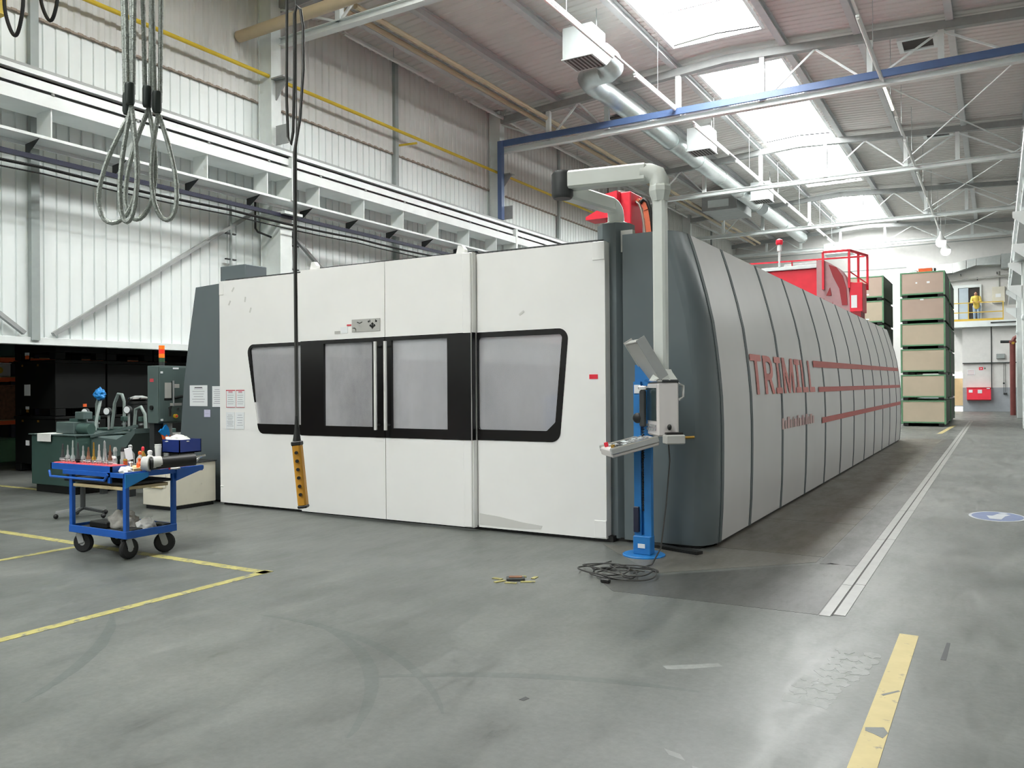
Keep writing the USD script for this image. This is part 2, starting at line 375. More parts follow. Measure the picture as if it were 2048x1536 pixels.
# ceiling: profiled deck in sheets, open where the skylights sit
SKY = [(-13.5, -7.2), (-4.8, 2.6), (5.2, 12.6), (15.2, 22.8), (25.2, 33.86), (33.94, 42.3), (44.6, 53.0)]
SX0, SX1 = -8.0, -5.5
ce = Thing('ceiling', 'low pitched roof deck of pale ribbed steel sheet', 'ceiling', kind='structure')
def deck(xa, xb, ya, yb):
    if yb-ya < .05: return
    n = max(1, round((yb-ya)/.28)); pit = (yb-ya)/n; ys, zs = [], []
    for k in range(n):
        for t, z in ((0, 0), (.40, 0), (.5, .026), (.90, .026)): ys.append(ya+(k+t)*pit); zs.append(z)
    ys.append(yb); zs.append(0.); v, f = [], []
    for y, z in zip(ys, zs):
        for x in (xa, xb): v.append((x, y, roof_z(x)+z))
    m = len(ys); v2 = [(x, y, z+.03) for x, y, z in v]
    for i in range(m-1): f += [(2*i, 2*i+2, 2*i+3, 2*i+1), (2*m+2*i, 2*m+2*i+1, 2*m+2*i+3, 2*m+2*i+2)]
    for i in (0, m-1): f.append((2*i, 2*i+1, 2*m+2*i+1, 2*m+2*i))
    ce.part('deck_sheet', B().add(v+v2, f), 'deck', smooth=False)
ev = sorted([Y0]+[(a+b)/2 for a, b in zip(TR[:-1], TR[1:])]+TR+[Y1])
for a, b in zip(ev[:-1], ev[1:]):
    deck(X0-.3, -11.5, a, b); deck(-11.5, SX0, a, b); deck(SX1, -1.5, a, b); deck(-1.5, 1.1, a, b); deck(1.1, 8.62, a, b); deck(9.28, XR+.2, a, b)
y = Y0
for a, b in SKY+[(Y1, Y1)]: deck(SX0, RIDGE, y, a); deck(RIDGE, SX1, y, a); deck(8.62, 8.95, y, a); deck(8.95, 9.28, y, a); y = b
ce.part('roof_cover', B().box(X0-.5, Y0-.3, 12.3, XR+.6, Y1+.4, 12.4), 'deck', smooth=False)
# skylights: kerb and glowing panes, each bay a window
for i, (a, b, SX0, SX1) in enumerate([(*s_, -8.0, -5.5) for s_ in SKY]+[(*s_, 8.62, 9.28) for s_ in SKY]):
    w = Thing(f'window_{i+1}', f'bright ridge skylight of white panes, number {i%7+1} from the near end'+(' in the bay on the right' if i > 6 else ''), 'skylight', ((SX0+SX1)/2, (a+b)/2, 11.4), kind='structure')
    w_kerb = None
    zb, zt = 11.36, 11.62
    k = B(); k.box(SX0-.07, a-.05, zb, SX0, b+.05, zt); k.box(SX1, a-.05, zb, SX1+.07, b+.05, zt); k.box(SX0, a-.06, zb, SX1, a, zt); k.box(SX0, b, zb, SX1, b+.06, zt)
    w.part('kerb', k, 'kerb', smooth=False)
    n = max(2, round((b-a)/1.9)); p = (b-a)/n
    for j in range(n):
        w.part('pane', B().box(SX0+.0, a+j*p+.015, zt-.06, SX1, a+(j+1)*p-.015, zt-.03), 'skylight_pane', smooth=False)
        if j: w.part('glazing_bar', B().box(SX0, a+j*p-.02, zt-.09, SX1, a+j*p+.02, zt-.02), 'kerb', smooth=False)

# left wall: ribbed cladding sheets in two tiers over an opening to the next aisle
wl = Thing('wall_left', 'tall left wall of white ribbed cladding with a dark opening below', 'wall', (X0, 0, 0), kind='structure')
def cladding(y0, y1, z0, z1, x, mat, ribs, wave):
    n = ribs; pit = (y1-y0)/n; pts = []
    for k in range(n):
        if wave: seq = ((0, 0), (.18, 0), (.3, .028), (.7, .028), (.82, 0))
        else: seq = ((0, 0), (.80, 0), (.84, -.032), (.94, -.032), (.98, 0))
        pts += [(x+d, y0+(k+t)*pit) for t, d in seq]
    pts.append((x, y1)); back = [(x-.06, y1), (x-.06, y0)]
    wl.part('cladding_sheet', B().poly(Polygon(pts+back), 'xy', z0, z1), mat, smooth=False)
ys = np.arange(Y0, Y1+.3, .98)
for a, b in zip(ys[:-1], ys[1:]):
    lo = 2.5 if a < 21 else 0
    cladding(a, b, lo, 8.42, X0, 'wall_sheet', 4, False)
    cladding(a, b, 8.36, 11.05, X0+.035, 'wall_sheet_upper', 4, True)
w = B()
v = []
for k in range(int((Y1-Y0)/.245)):
    y = Y0+k*.245; v += [(X0+.05, y), (X0+.05, y+.1), (X0+.075, y+.14), (X0+.075, y+.22)]
for a in range(0, len(v)-40, 40):
    seg = v[a:a+41]; wl.part('closure_strip', B().poly(Polygon(seg+[(X0-.01, seg[-1][1]), (X0-.01, seg[0][1])]), 'xy', 8.33, 8.375), 'closure', smooth=False)
wl.part('sill_beam', B().box(X0-.08, Y0, 2.42, X0+.10, 21, 2.56, b=.008), 'steel_white', smooth=False)
for y in (8.3, 18.65, 28.85, 39.1, 49.0, -1.7):
    wl.part('wall_post', B().box(X0+.03, y-.075, 2.5 if y < 20 else 0, X0+.14, y+.075, 11.0), 'post_grey', smooth=False)
# next aisle behind the opening
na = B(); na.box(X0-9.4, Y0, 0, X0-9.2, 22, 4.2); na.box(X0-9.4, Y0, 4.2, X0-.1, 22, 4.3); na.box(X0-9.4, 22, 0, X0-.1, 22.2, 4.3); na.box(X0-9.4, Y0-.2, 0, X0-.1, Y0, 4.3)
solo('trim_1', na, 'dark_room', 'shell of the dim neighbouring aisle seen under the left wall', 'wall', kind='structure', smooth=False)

# far wall with dado and the mezzanine block
wf = Thing('wall_far', 'light grey far end wall with a darker dado', 'wall', (-7, Y1, 0), kind='structure')
wf.part('wall_face', B().box(X0, Y1, 0, XR+.3, Y1+.25, 11.8), 'plaster', smooth=False)
wf.part('dado', B().box(X0, Y1-.01, 0, X1, Y1+.05, 1.36), 'dado', smooth=False)
wf.part('wall_block', B().box(-1.75, 53.9, 2.78, X1, Y1, 4.82), 'plaster', smooth=False)
wf.part('wall_block', B().box(-1.75, 53.98, 0, X1, Y1, 1.36), 'dado', smooth=False)
wf.part('wall_block', B().box(-1.75, 53.98, 1.36, X1, Y1, 2.78), 'plaster', smooth=False)
wf.part('pilaster', B().box(-2.4, 53.5, 4.82, X1, Y1, 5.16), 'wall_sheet', smooth=False, label='white edge of the mezzanine floor')
for z in (8.6, 9.9): wf.part('trim_strip', B().box(X0, Y1-.03, z, X1, Y1+.02, z+.04), 'post_grey', smooth=False)
wb = Thing('wall_back', 'pale end wall behind the camera', 'wall', (-7, Y0, 0), kind='structure')
wb.part('wall_face', B().box(X0, Y0-.25, 0, XR+.3, Y0, 11.8), 'plaster', smooth=False)
wr = Thing('wall_right', 'pale wall closing the bay on the right', 'wall', (XR, 20, 0), kind='structure')
wr.part('wall_face', B().box(XR, Y0, 0, XR+.2, Y1, 11.8), 'plaster', smooth=False)

# purlins
for x in (-13.9, -12.4, -10.3, -8.35, -5.15, -3.2, -1.0, .9):
    nm = 'first second third fourth fifth sixth seventh eighth'.split()[(-13.9, -12.4, -10.3, -8.35, -5.15, -3.2, -1.0, .9).index(x)]
    z = roof_z(x)
    pb = B(); pb.box(x-.09, Y0, z-.22, x+.09, Y1, z-.2); pb.box(x-.012, Y0, z-.2, x+.012, Y1, z-.02); pb.box(x-.09, Y0, z-.02, x+.09, Y1, z)
    solo('roof_purlin', pb, 'roof_steel', f'long steel roof purlin, {nm} from the left wall', 'roof beam', 'roof purlins', smooth=False)

# trusses
POSTS = [-12.7, -10.6, -8.25, -5.75, -2.9, -1.2]
tn = ['behind the camera', 'above the camera', 'at the top edge of the photo left of the skylight', 'with the blue duct along its chord', 'second beyond the one with the blue duct', 'third from the far wall side, pale', 'last before the far wall']
TZ = [9.75, 9.75, 9.85, 9.72, 9.72, 9.72, 10.1]
tl = ['steel roof truss behind the camera', 'steel roof truss overhead near the camera', 'pale steel roof truss nearest in view, over the white column',
      'steel roof truss carrying the long blue duct', 'steel roof truss next beyond the blue duct', 'steel roof truss two beyond the blue duct', 'steel roof truss right in front of the far wall']
for y, zc, lab in zip(TR, TZ, tl):
    t = Thing('roof_truss', lab, 'roof truss', (-6.75, y, zc), group='roof trusses')
    c = B(); c.box(X0, y-.1, zc-.16, X1, y+.1, zc-.14); c.box(X0, y-.012, zc-.14, X1, y+.012, zc); c.box(X0, y-.1, zc, X1, y+.1, zc+.015)
    t.part('bottom_chord', c, 'steel_white', smooth=False)
    for xa, xb in ((X0, RIDGE), (RIDGE, X1)):
        za, zb = roof_z(xa)-.34, roof_z(xb)-.34
        t.part('rafter', B().bar((xa, y, za), (xb, y, zb), .2, .22), 'steel_grey', smooth=False)
    for x in POSTS:
        t.part('post', B().bar((x, y, zc), (x, y, roof_z(x)-.4), .14, .14), 'steel_white', smooth=False)
    for xa, xb in ((-2.9, -1.2), (-2.9, -4.3), (-5.75, -4.3), (.6, -1.2), (-12.7, -14.6), (-12.7, -11.6), (-10.6, -11.6)):
        t.part('diagonal', B().bar((xa, y, zc), (xb, y, roof_z(xb)-.42), .05, .05), 'steel_white', smooth=False)
# thin cross bracing between trusses on the right slope
for i, (ya, yb) in enumerate(((23.9, 33.9), (33.9, 43.9), (43.9, 53.6))):
    w = ('first', 'second', 'third')[i]
    b = B()
    for xa, xb in ((-3.0, .8), (.8, -3.0)): b.tube([(xa, ya, 9.9), (xb, yb, 9.9)], .022, 6)
    solo('wind_brace', b, 'steel_white', f'thin crossed bracing rods on the right between roof trusses, {w} bay past the blue duct', 'bracing', 'wind bracing', smooth=30)

# crane columns on the left, stepped
for i, y in enumerate((-6.1, 3.9, 13.7, 23.9, 33.9, 43.9)):
    t = Thing('crane_column', ('stepped steel column behind the camera side', 'stepped steel column at the left edge', 'stepped white steel column left of centre behind the machine',
              'stepped steel column with the blue duct running down it', 'stepped steel column far along the left wall', 'last stepped steel column on the left before the far wall')[i], 'column', (-14.5, y, 0), group='crane columns on the left')
    c = B(); c.box(-14.85, y-.18, 0, -14.825, y+.18, 5.6); c.box(-14.225, y-.18, 0, -14.2, y+.18, 5.6); c.box(-14.83, y-.16, 0, -14.22, y+.0, 5.6)
    t.part('lower_shaft', c, 'column_paint', smooth=False)
    t.part('head_plate', B().box(-14.9, y-.28, 5.6, -13.95, y+.28, 5.66), 'column_paint', smooth=False)
    u = B(); u.box(-14.93, y-.15, 5.66, -14.9, y+.15, 11.0); u.box(-14.53, y-.15, 5.66, -14.5, y+.15, 11.0); u.box(-14.9, y-.13, 5.66, -14.53, y+.02, 11.0)
    t.part('upper_shaft', u, 'column_paint', smooth=False)
    t.part('bracket', B().poly(Polygon([(-14.5, 8.35), (-14.15, 8.75), (-14.1, 8.8), (-14.5, 8.8)]), 'xz', y-.02, y+.02).box(-14.5, y-.16, 8.8, -14.1, y+.16, 8.83), 'steel_grey', smooth=False)
    t.part('gusset', B().box(-14.5, y-.012, 7.3, -14.1, y+.012, 7.75), 'steel_grey', smooth=False)

# runway girder on the left
def runway(name, label, x, sgn, ya, yb, joint):
    t = Thing(name, label, 'crane girder', (x, (ya+yb)/2, 5.9))
    bx = lambda a, b, z0, z1: B().box(x+sgn*a, ya, z0, x+sgn*b, yb, z1)
    # sgn*offset: 0 is the face toward the hall, positive goes to the wall
    t.part('bottom_flange', bx(.04, .54, 5.90, 5.95), 'steel_white', smooth=False)
    t.part('lower_lip', bx(.50, .54, 5.84, 5.90), 'steel_white', smooth=False)
    t.part('channel', B().box(x+sgn*.02, ya, 6.44, x+sgn*.7, yb, 6.47).box(x, ya, 6.44, x+sgn*.02, yb, 6.66), 'steel_white', smooth=False)
    t.part('channel', B().box(x+sgn*.10, ya, 6.75, x+sgn*.12, yb, 6.93).box(x+sgn*.10, ya, 6.90, x+sgn*.7, yb, 6.93), 'steel_white', smooth=False)
    t.part('upper_web', bx(.34, .36, 6.47, 6.9), 'steel_grey', smooth=False)
    t.part('cover_strip', bx(.08, .12, 6.97, 7.05), 'steel_white', smooth=False)
    t.part('crane_rail', bx(.2, .28, 6.93, 7.15), 'steel_grey', smooth=False)
    y = math.ceil(ya/1.62)*1.62
    while y < yb:
        t.part('stiffener', B().box(x+sgn*.05, y-.012, 5.95, x+sgn*.48, y+.012, 6.44), 'steel_white', smooth=False)
        t.part('bolt', B().cyl((x-sgn*.0, y, 6.66), (x-sgn*.0, y, 6.70), .03, n=6), 'steel_grey', smooth=False)
        if sgn < 0: t.part('gusset', B().poly(Polygon([(x+sgn*.5, 5.86), (x+sgn*.08, 5.9), (x+sgn*.5, 5.62)]), 'xz', y-.2, y-.19), 'dark_steel', smooth=False)
        y += 1.62
    for y in joint:
        t.part('end_plate', B().box(x-sgn*.01, y-.06, 5.93, x+sgn*.5, y+.06, 6.93), 'column_paint', smooth=False)
runway('crane_runway', 'pale steel crane runway girder along the left wall', -13.95, -1, Y0, 52.5, (3.9, 13.7, 23.9, 33.9, 43.9))
runway('crane_runway', 'pale steel crane runway girder at the right edge of the photo', .48, 1, Y0, 52.5, (33.9, 43.9))
for i, (dx, z, r, m, lab) in enumerate(((-14.12, 5.58, .04, 'navy', 'dark blue conductor bar under the left crane girder'), (-14.10, 5.43, .028, 'black', 'thick black cable under the left crane girder'), (-14.05, 5.31, .014, 'black', 'thin black wire lowest under the left crane girder'))):
    solo('conductor_line', B().box(dx-r, Y0, z-r, dx+r, 52, z+r) if i == 0 else B().tube([(dx, yy, z-.03*math.sin((yy % 4)/4*math.pi)) for yy in np.arange(Y0, 52, .5)], r, 6), m, lab, 'cable', 'lines under the crane girder')
for i, y in enumerate((33.9, 43.9, 23.9)):
    t = Thing('crane_column', ('pale steel column at the right edge, nearer', 'pale steel column at the right edge by the red-brown pipe, farther', 'steel column on the right outside the frame')[i], 'column', (1.0, y, 0), group='crane columns on the right')
    t.part('lower_shaft', B().box(.74, y-.2, 0, 1.3, y+.2, 5.86, b=.02), 'column_paint', smooth=False)
    t.part('upper_shaft', B().box(1.0, y-.16, 5.86, 1.4, y+.16, 10.9, b=.02), 'column_paint', smooth=False)
    for z in (5.80, 5.0): t.part('bracket', B().poly(Polygon([(.74, z-.45), (.74, z), (.34, z), (.34, z-.12)]), 'xz', y-.22, y-.19).box(.34, y-.22, z, .8, y+.2, z+.03), 'steel_white', smooth=False)
    t.part('lamp', B().ball((.76, y-.22, 3.9), (.05, .05, .1), 2), 'box_white')

# wall braces
for i, (a, b) in enumerate((((-14.88, 13.35, 5.7), (-14.88, 8.62, 2.62)), ((-14.88, 8.1, 2.62), (-14.88, 4.0, 5.7)), ((-14.88, 14.1, 5.7), (-14.88, 18.4, 2.62)))):
    solo('wall_brace', B().bar(a, b, .09, .07), 'steel_grey', ('diagonal steel brace on the left wall, rising right to the white column', 'diagonal steel brace on the left wall at the left edge', 'diagonal steel brace on the left wall, right of the white column')[i], 'brace', 'wall braces', smooth=False)

# pipes along the left wall and under the roof
t = Thing('yellow_pipe', 'yellow gas pipe running along the upper left wall', 'pipe', (-14.6, 20, 8.9))
t.part('pipe', B().tube([(-14.6, Y0, 8.9), (-14.6, 52, 8.9)], .045, 10), 'yellow')
for y in (3.9, 13.7, 23.9, 33.9, 43.9): t.part('hanger', B().box(-14.62, y-.02, 8.7, -14.58, y+.02, 8.9).box(-14.75, y-.02, 8.68, -14.58, y+.02, 8.72), 'yellow', smooth=False)
t.part('branch', B().bar((-14.9, 18.75, 8.62), (-14.3, 18.85, 8.62), .05), 'yellow', smooth=False)
for i, (x, z) in enumerate(((-13.05, 10.42), (-12.75, 10.46))):
    solo('heating_pipe', B().tube([(x, 14.5, z), (x, 52, z)], .07, 10), 'beige_pipe', ('beige pipe under the roof, the one nearer the left wall', 'beige pipe under the roof, the one farther from the left wall')[i], 'pipe', 'pair of beige pipes')
solo('heating_pipe', B().tube([(-14.88, 12.95, 9.66), (1.4, 12.95, 9.9)], .13, 16), 'beige_pipe', 'thick beige pipe crossing at the top above the white column', 'pipe')
t = Thing('blue_duct', 'long blue cable duct across the hall under a roof truss', 'cable duct', (-6.7, 23.72, 9.8))
t.part('duct', B().box(-14.45, 23.66, 9.73, .95, 23.74, 9.93, b=.006), 'blue_duct', smooth=False)
t.part('down_duct', B().box(-14.49, 23.56, 7.25, -14.33, 23.74, 9.9, b=.006), 'blue_duct', smooth=False)

for i, (y, z0, z1, lab) in enumerate(((12.66, 4.35, 5.85, 'thin wall conduit left of the white column above the machine'), (14.6, 4.4, 5.6, 'thin wall conduit right of the white column above the machine'))):
    t = Thing('wall_conduit', lab, 'conduit', (-14.88, y, z0), group='wall conduits by the white column'); t.part('tube', B().cyl((-14.86, y, 2.56), (-14.86, y, z1), .03, n=8), 'post_grey')
    for z in (4.52, 5.1): t.part('clamp', B().box(-14.9, y-.14, z-.015, -14.84, y+.14, z+.015), 'dark_steel', smooth=False)
t = Thing('hanging_duct', 'black bent conduit under the crane girder by the white column', 'conduit', (-14.5, 13.1, 5.0)); t.part('drop', B().tube([(-14.5, 13.05, 5.9), (-14.5, 13.05, 5.25), (-14.5, 13.12, 5.18), (-14.5, 13.52, 5.12)], .025, 6), 'black')
# fluorescent light rows
def light(y0, y1, x, z, label, group, lit=None, hang=True):
    t = Thing('strip_light', label, 'strip light', (x, y0, z), group=group)
    t.part('body', B().box(x-.04, y0, z, x+.04, y1, z+.06, b=.006), 'lamp_body', smooth=False)
    t.part('diffuser', B().tube([(x, y0+.03, z-.015), (x, y1-.03, z-.015)], .035, 8), lit or 'bright_bar')
    if hang: t.part('hanger', B().cyl((x+.055, (y0+y1)/2, z+.03), (x+.055, (y0+y1)/2, roof_z(x)), .008, n=5), 'galvanised')
for i, (a, b) in enumerate(((9.9, 13.4), (15.9, 19.85), (21.8, 25.96), (27.4, 31.4), (33, 37), (39, 43), (45, 49))):
    light(a, b, -14.4, 10.72, f'unlit strip light high along the left wall, {("first","second","third","fourth","fifth","sixth","seventh")[i]} from the near end', 'strip lights along the left wall')
for i, (a, b) in enumerate(((13.6, 19.0), (20.4, 23.6), (25.4, 29.2), (30.2, 33.6), (35.0, 38.4), (39.0, 43.4), (45, 48), (49, 51.4))):
    light(a, b, -8.25, 9.87, f'bright strip light hanging left of the skylight, {("first","second","third","fourth","fifth","sixth","seventh","eighth")[i]} from the near end', 'strip lights left of the skylight')
solo('light_trunking', B().box(-8.28, 13.6, 9.935, -8.22, 52.5, 9.98), 'lamp_body', 'long white trunking above the strip lights left of the skylight', 'trunking', smooth=False)
for i, (a, b, lit) in enumerate(((19.2, 23.4, None), (24.0, 26.2, 'lamp_lit'), (27.1, 29.0, None), (29.8, 33.4, None), (34.6, 38.6, None), (39.6, 43.4, None), (44.4, 47.6, None))):
    light(a, b, -2.57, 9.6, ('warm glowing strip light hanging right of the skylight' if lit else f'unlit strip light right of the skylight, {("first","","third","fourth","fifth","sixth","seventh")[i]} from the near end'), 'strip lights right of the skylight', lit)
solo('light_trunking', B().box(-2.60, 14, 9.665, -2.54, 48, 9.71), 'lamp_body', 'long trunking above the strip lights right of the skylight', 'trunking', smooth=False)
for i, (y, x, z) in enumerate(((48, -2.49, 9.02), (51, -2.42, 8.98))):
    t = Thing('high_bay_lamp', ('round glowing lamp near the far wall, upper of two', 'round glowing lamp near the far wall, lower of two')[i], 'lamp', (x, y, z), group='two glowing lamps near the far wall')
    t.part('housing', B().lathe([(.05, .5), (.08, .3), (.2, .12), (.26, .0)], (x, y, z)), 'lamp_body')
    t.part('bulb', B().ball((x, y, z-.08), .25), 'lamp_lit_white')
    t.part('hanger', B().cyl((x, y, z+.5), (x, y, roof_z(x)), .01, n=5), 'galvanised')

# heater units and ducts under the roof
def heater(x, y, z, label):
    t = Thing('air_heater', label, 'air heater', (x, y, z), group='air heaters under the roof', local=True)
    t.part('casing', B().box(-.42, -.42, 0, .42, .42, .8, b=.015), 'box_white', smooth=False)
    t.part('grille_frame', B().box(-.44, -.44, -.03, .44, .44, .0), 'box_white', smooth=False)
    for k in range(7): t.part('louvre', B().obox((-.32+.107*k, 0, -.03), (.07, .78, .01), (1, 0, .6)), 'steel_grey', smooth=False)
    t.part('opening', B().box(-.38, -.40, -.034, .38, .40, -.031), 'vent_dark', smooth=False)
    for sx in (-.36, .36): t.part('hanger', B().cyl((sx, 0, .8), (sx, 0, roof_z(x)-z-.05), .012, n=6), 'galvanised')
    return t
heater(-9.15, 19.2, 10.0, 'white boxy air heater under the roof, nearest')
heater(-9.1, 28.85, 10.0, 'white boxy air heater under the roof, second along the duct')
heater(-9.2, 38.0, 10.0, 'white boxy air heater under the roof, third along the duct')
t = Thing('air_duct', 'round silver air duct running under the roof beside the skylight', 'air duct', (-9.95, 30, 10.4))
pth = [(-9.15, 19.65, 10.35), (-9.15, 20.3, 10.35), (-9.2, 20.75, 10.3)]
t.part('elbow', B().tube([(-8.85, 19.6, 10.25), (-8.85, 20.1, 10.25), (-8.95, 20.5, 10.25), (-9.2, 20.75, 10.28)], .33, 18), 'galvanised')
t.part('elbow', B().tube([(-9.1, 20.7, 10.28), (-9.6, 20.85, 10.32), (-9.95, 21.2, 10.36), (-10.05, 21.8, 10.38), (-10.05, 22.2, 10.4)], .33, 18), 'galvanised')
for a, b in ((22.2, 25.2), (25.25, 28.2), (28.25, 31.2), (31.25, 34.2), (34.25, 37.2), (37.25, 40.2), (41.5, 46.0), (46.1, 51.0)):
    t.part('duct_section', B().cyl((-10.05, a, 10.4), (-10.05, b, 10.4), .31, n=20), 'galvanised')
    t.part('collar', B().cyl((-10.05, b-.02, 10.4), (-10.05, b+.08, 10.4), .335, n=20), 'galvanised')
t = Thing('ventilation_unit', 'grey ventilation plenum hanging under the roof far left of the skylight', 'ventilation unit', (-11, 40, 9.9))
t.part('casing', B().box(-12.2, 38.6, 9.95, -10.5, 41.2, 10.7, b=.02), 'steel_grey', smooth=False)
for xx in (-12, -10.7): t.part('hanger', B().cyl((xx, 39.9, 10.7), (xx, 39.9, roof_z(xx)), .015, n=6), 'galvanised')
t.part('panel', B().box(-11.9, 38.58, 10.1, -10.9, 38.6, 10.45), 'box_white', smooth=False)
for i, (x, y) in enumerate(((-1.85, 25.5), (-1.9, 35.1), (-1.9, 44.9))):
    t = Thing('roof_hatch', f'dark rectangular vent hatch in the right roof slope, {("nearest", "second", "third")[i]}', 'roof vent', (x, y, roof_z(x)), group='roof vent hatches')
    z = roof_z(x)
    fr = Polygon([(x-.5, y-.5), (x+.5, y-.5), (x+.5, y+.5), (x-.5, y+.5)]).difference(Polygon([(x-.38, y-.38), (x+.38, y-.38), (x+.38, y+.38), (x-.38, y+.38)]))
    t.part('frame', B().poly(fr, 'xy', z-.1, z-.02), 'box_white', smooth=False); t.part('opening', B().box(x-.38, y-.38, z-.06, x+.38, y+.38, z-.04), 'vent_dark', smooth=False)
t = Thing('roof_hatch', 'small dark vent hatch in the left roof slope behind the duct', 'roof vent', (-11.3, 27.2, 11.2), group='roof vent hatches')
t.part('opening', B().box(-11.8, 26.8, 11.1, -10.9, 27.6, 11.14), 'vent_dark', smooth=False)
# ---------------------------------------------------------------- the milling machine enclosure
mc = Thing('milling_machine', 'huge white and grey enclosed milling machine with a dark window band', 'machine', (-6.35, 7.7, 0))
PX = [-9.28, -7.655, -6.275, -5.02, -3.45]
PY = [7.70, 7.62, 7.62, 7.70]
ZT = 3.09
band = Polygon([(-8.735, 2.195), (-3.87, 2.215), (-3.985, 1.01), (-8.51, 1.0)]).buffer(-.11, join_style=1).buffer(.11, quad_segs=10)
panes = [Polygon([(-8.675, 2.155), (-7.665, 2.155), (-7.665, 1.13), (-8.555, 1.13)]).buffer(-.04).buffer(.04), sbox(-7.255, 1.13, -6.47, 2.155), sbox(-6.175, 1.12, -5.37, 2.16),
         Polygon([(-5.01, 2.155), (-3.945, 2.155), (-4.035, 1.22), (-4.14, 1.125), (-5.01, 1.125)]).buffer(-.04).buffer(.04)]
allp = shapely.union_all(panes)
for i in range(4):
    a, b, y = PX[i], PX[i+1], PY[i]
    g = .004
    rect = sbox(a+g, .035, b-g, ZT+(0, .015, .015, 0)[i])
    geo = rect.difference(band)
    gs = sorted(getattr(geo, 'geoms', [geo]), key=lambda q: q.centroid.y)
    for q in gs: p = mc.part('front_panel', B().poly(q, 'xz', y, y+.07), 'machine_white', smooth=False)
    fr = band.intersection(sbox(a+g, 0, b-g, 4)).difference(panes[i])
    mc.part('window_frame', B().poly(fr, 'xz', y-.006, y+.05), 'window_black', under=p, smooth=False)
    mc.part('window_pane', B().poly(panes[i].buffer(.015), 'xz', y+.025, y+.033), 'hazy_glass', under=p, smooth=False)
    e = B()
    if i in (0, 3): e.box(a+g+.002, y+.071, .03, a+g+.02, y+.12, ZT-.004).box(b-g-.02, y+.071, .03, b-g-.001, y+.2, ZT-.004)
    else: e.box(a+g+.002, y+.071, .05, a+g+.02, y+.14, ZT-.004).box(b-g-.02, y+.071, .05, b-g-.001, y+.14, ZT-.004)
    e.box(a+.022, y+.071, ZT-.02, b-.022, y+.12, ZT-.004)
    mc.part('panel_edge', e, 'machine_white', under=p, smooth=False)
for x in (-6.355, -6.205):
    h = B().cyl((x, 7.535, 1.10), (x, 7.535, 2.15), .021, n=14)
    hp = mc.part('door_handle', h, 'bright_bar')
    mb = B()
    for z in (1.16, 2.09): mb.cyl((x, 7.535, z), (x, 7.62, z), .014, n=8)
    mc.part('standoff', mb, 'dark_steel', under=hp)
mc.part('door_edge', B().box(-5.145, 7.595, .04, -5.035, 7.625, ZT+.012, b=.008), 'machine_white', smooth=False)
mc.part('door_edge', B().box(-5.145, 7.588, 1.01, -5.035, 7.592, 2.205), 'window_black', smooth=False)
mc.part('skirt', B().box(-9.25, 7.74, .0, -3.4, 7.82, .06), 'black', smooth=False)
mc.part('top_rail', B().box(-9.2, 7.74, 3.09, -3.5, 7.80, 3.115), 'dark_steel', smooth=False)
mc.part('top_rail', B().box(-7.6, 7.80, 3.115, -5.1, 7.86, 3.15), 'dark_steel', smooth=False)
for x in (-7.45, -5.2): mc.part('roller_bracket', B().poly(Polygon([(x-.06, 3.09), (x+.06, 3.09), (x+.06, 3.15), (x+.02, 3.2), (x-.03, 3.2)]), 'xz', 7.64, 7.70), 'machine_white', smooth=False)
for z0, z1 in ((2.90, 3.088), (.045, .22)): mc.part('corner_plate', B().box(-3.59, 7.692, z0, -3.455, 7.701, z1, b=.003), 'machine_white', smooth=False)
mc.part('corner_plate', B().box(-9.275, 7.692, 2.9, -9.19, 7.701, 3.085, b=.003), 'machine_white', smooth=False)
mc.part('corner_plate', B().box(-9.275, 7.692, .25, -9.21, 7.701, .26, b=.002), 'machine_white', smooth=False)
sp = mc.part('label_plate', B().box(-6.79, 7.612, 2.28, -6.345, 7.621, 2.435, b=.003), 'plate_grey', smooth=False, label='grey plate with small pictograms above the doors')
pg = B()
for dx, dz, r in ((-6.46, 2.37, .018), (-6.43, 2.35, .016), (-6.49, 2.35, .016), (-6.46, 2.335, .022), (-6.40, 2.40, .012), (-6.52, 2.40, .012)): pg.obox((dx, 7.611, dz), (r*1.6, .002, r*1.6), (1, 0, 1))
pg.box(-6.415, 7.610, 2.39, -6.405, 7.612, 2.42).box(-6.505, 7.610, 2.39, -6.495, 7.612, 2.42).tube([(-6.77, 7.611, 2.33), (-6.74, 7.611, 2.33), (-6.72, 7.611, 2.31), (-6.72, 7.611, 2.29)], .004, 4)
pg.tube([(-6.70, 7.611, 2.40), (-6.66, 7.611, 2.385), (-6.62, 7.611, 2.40)], .005, 4)
mc.part('pictogram', pg, 'black', under=sp, smooth=False)
for x0, x1, z0, z1, m in ((-7.07, -6.98, 2.27, 2.305, 'plate_grey'), (-6.97, -6.86, 2.275, 2.35, 'paper'), (-6.87, -6.80, 2.36, 2.38, 'print_red')):
    mc.part('sticker', B().box(x0, 7.615, z0, x1, 7.621, z1), m, smooth=False)
mc.part('sticker', B().box(-3.635, 7.694, 1.675, -3.54, 7.701, 1.722), 'red', smooth=False, label='small red sticker on the right white panel')

mc.part('scuffed_strip', B().poly(Polygon([(-5.0, .19), (-4.75, .17), (-4.45, .13), (-4.2, .11), (-4.22, .07), (-4.6, .055), (-5.0, .06)]), 'xz', 7.698, 7.7015), 'tape_grey', smooth=False, label='grey scuffed strip along the foot of the right white panel')
for x, z, a in ((-9.0, 2.96, .9), (-9.07, 2.78, 1.0), (-8.76, 2.81, 1.4), (-4.44, 2.40, .6), (-8.66, 2.66, 1.2)):
    mc.part('tape_mark', B().obox((x, 7.6985, z), (.07, .003, .022), (math.cos(a), 0, math.sin(a))), 'tape_grey', smooth=False)
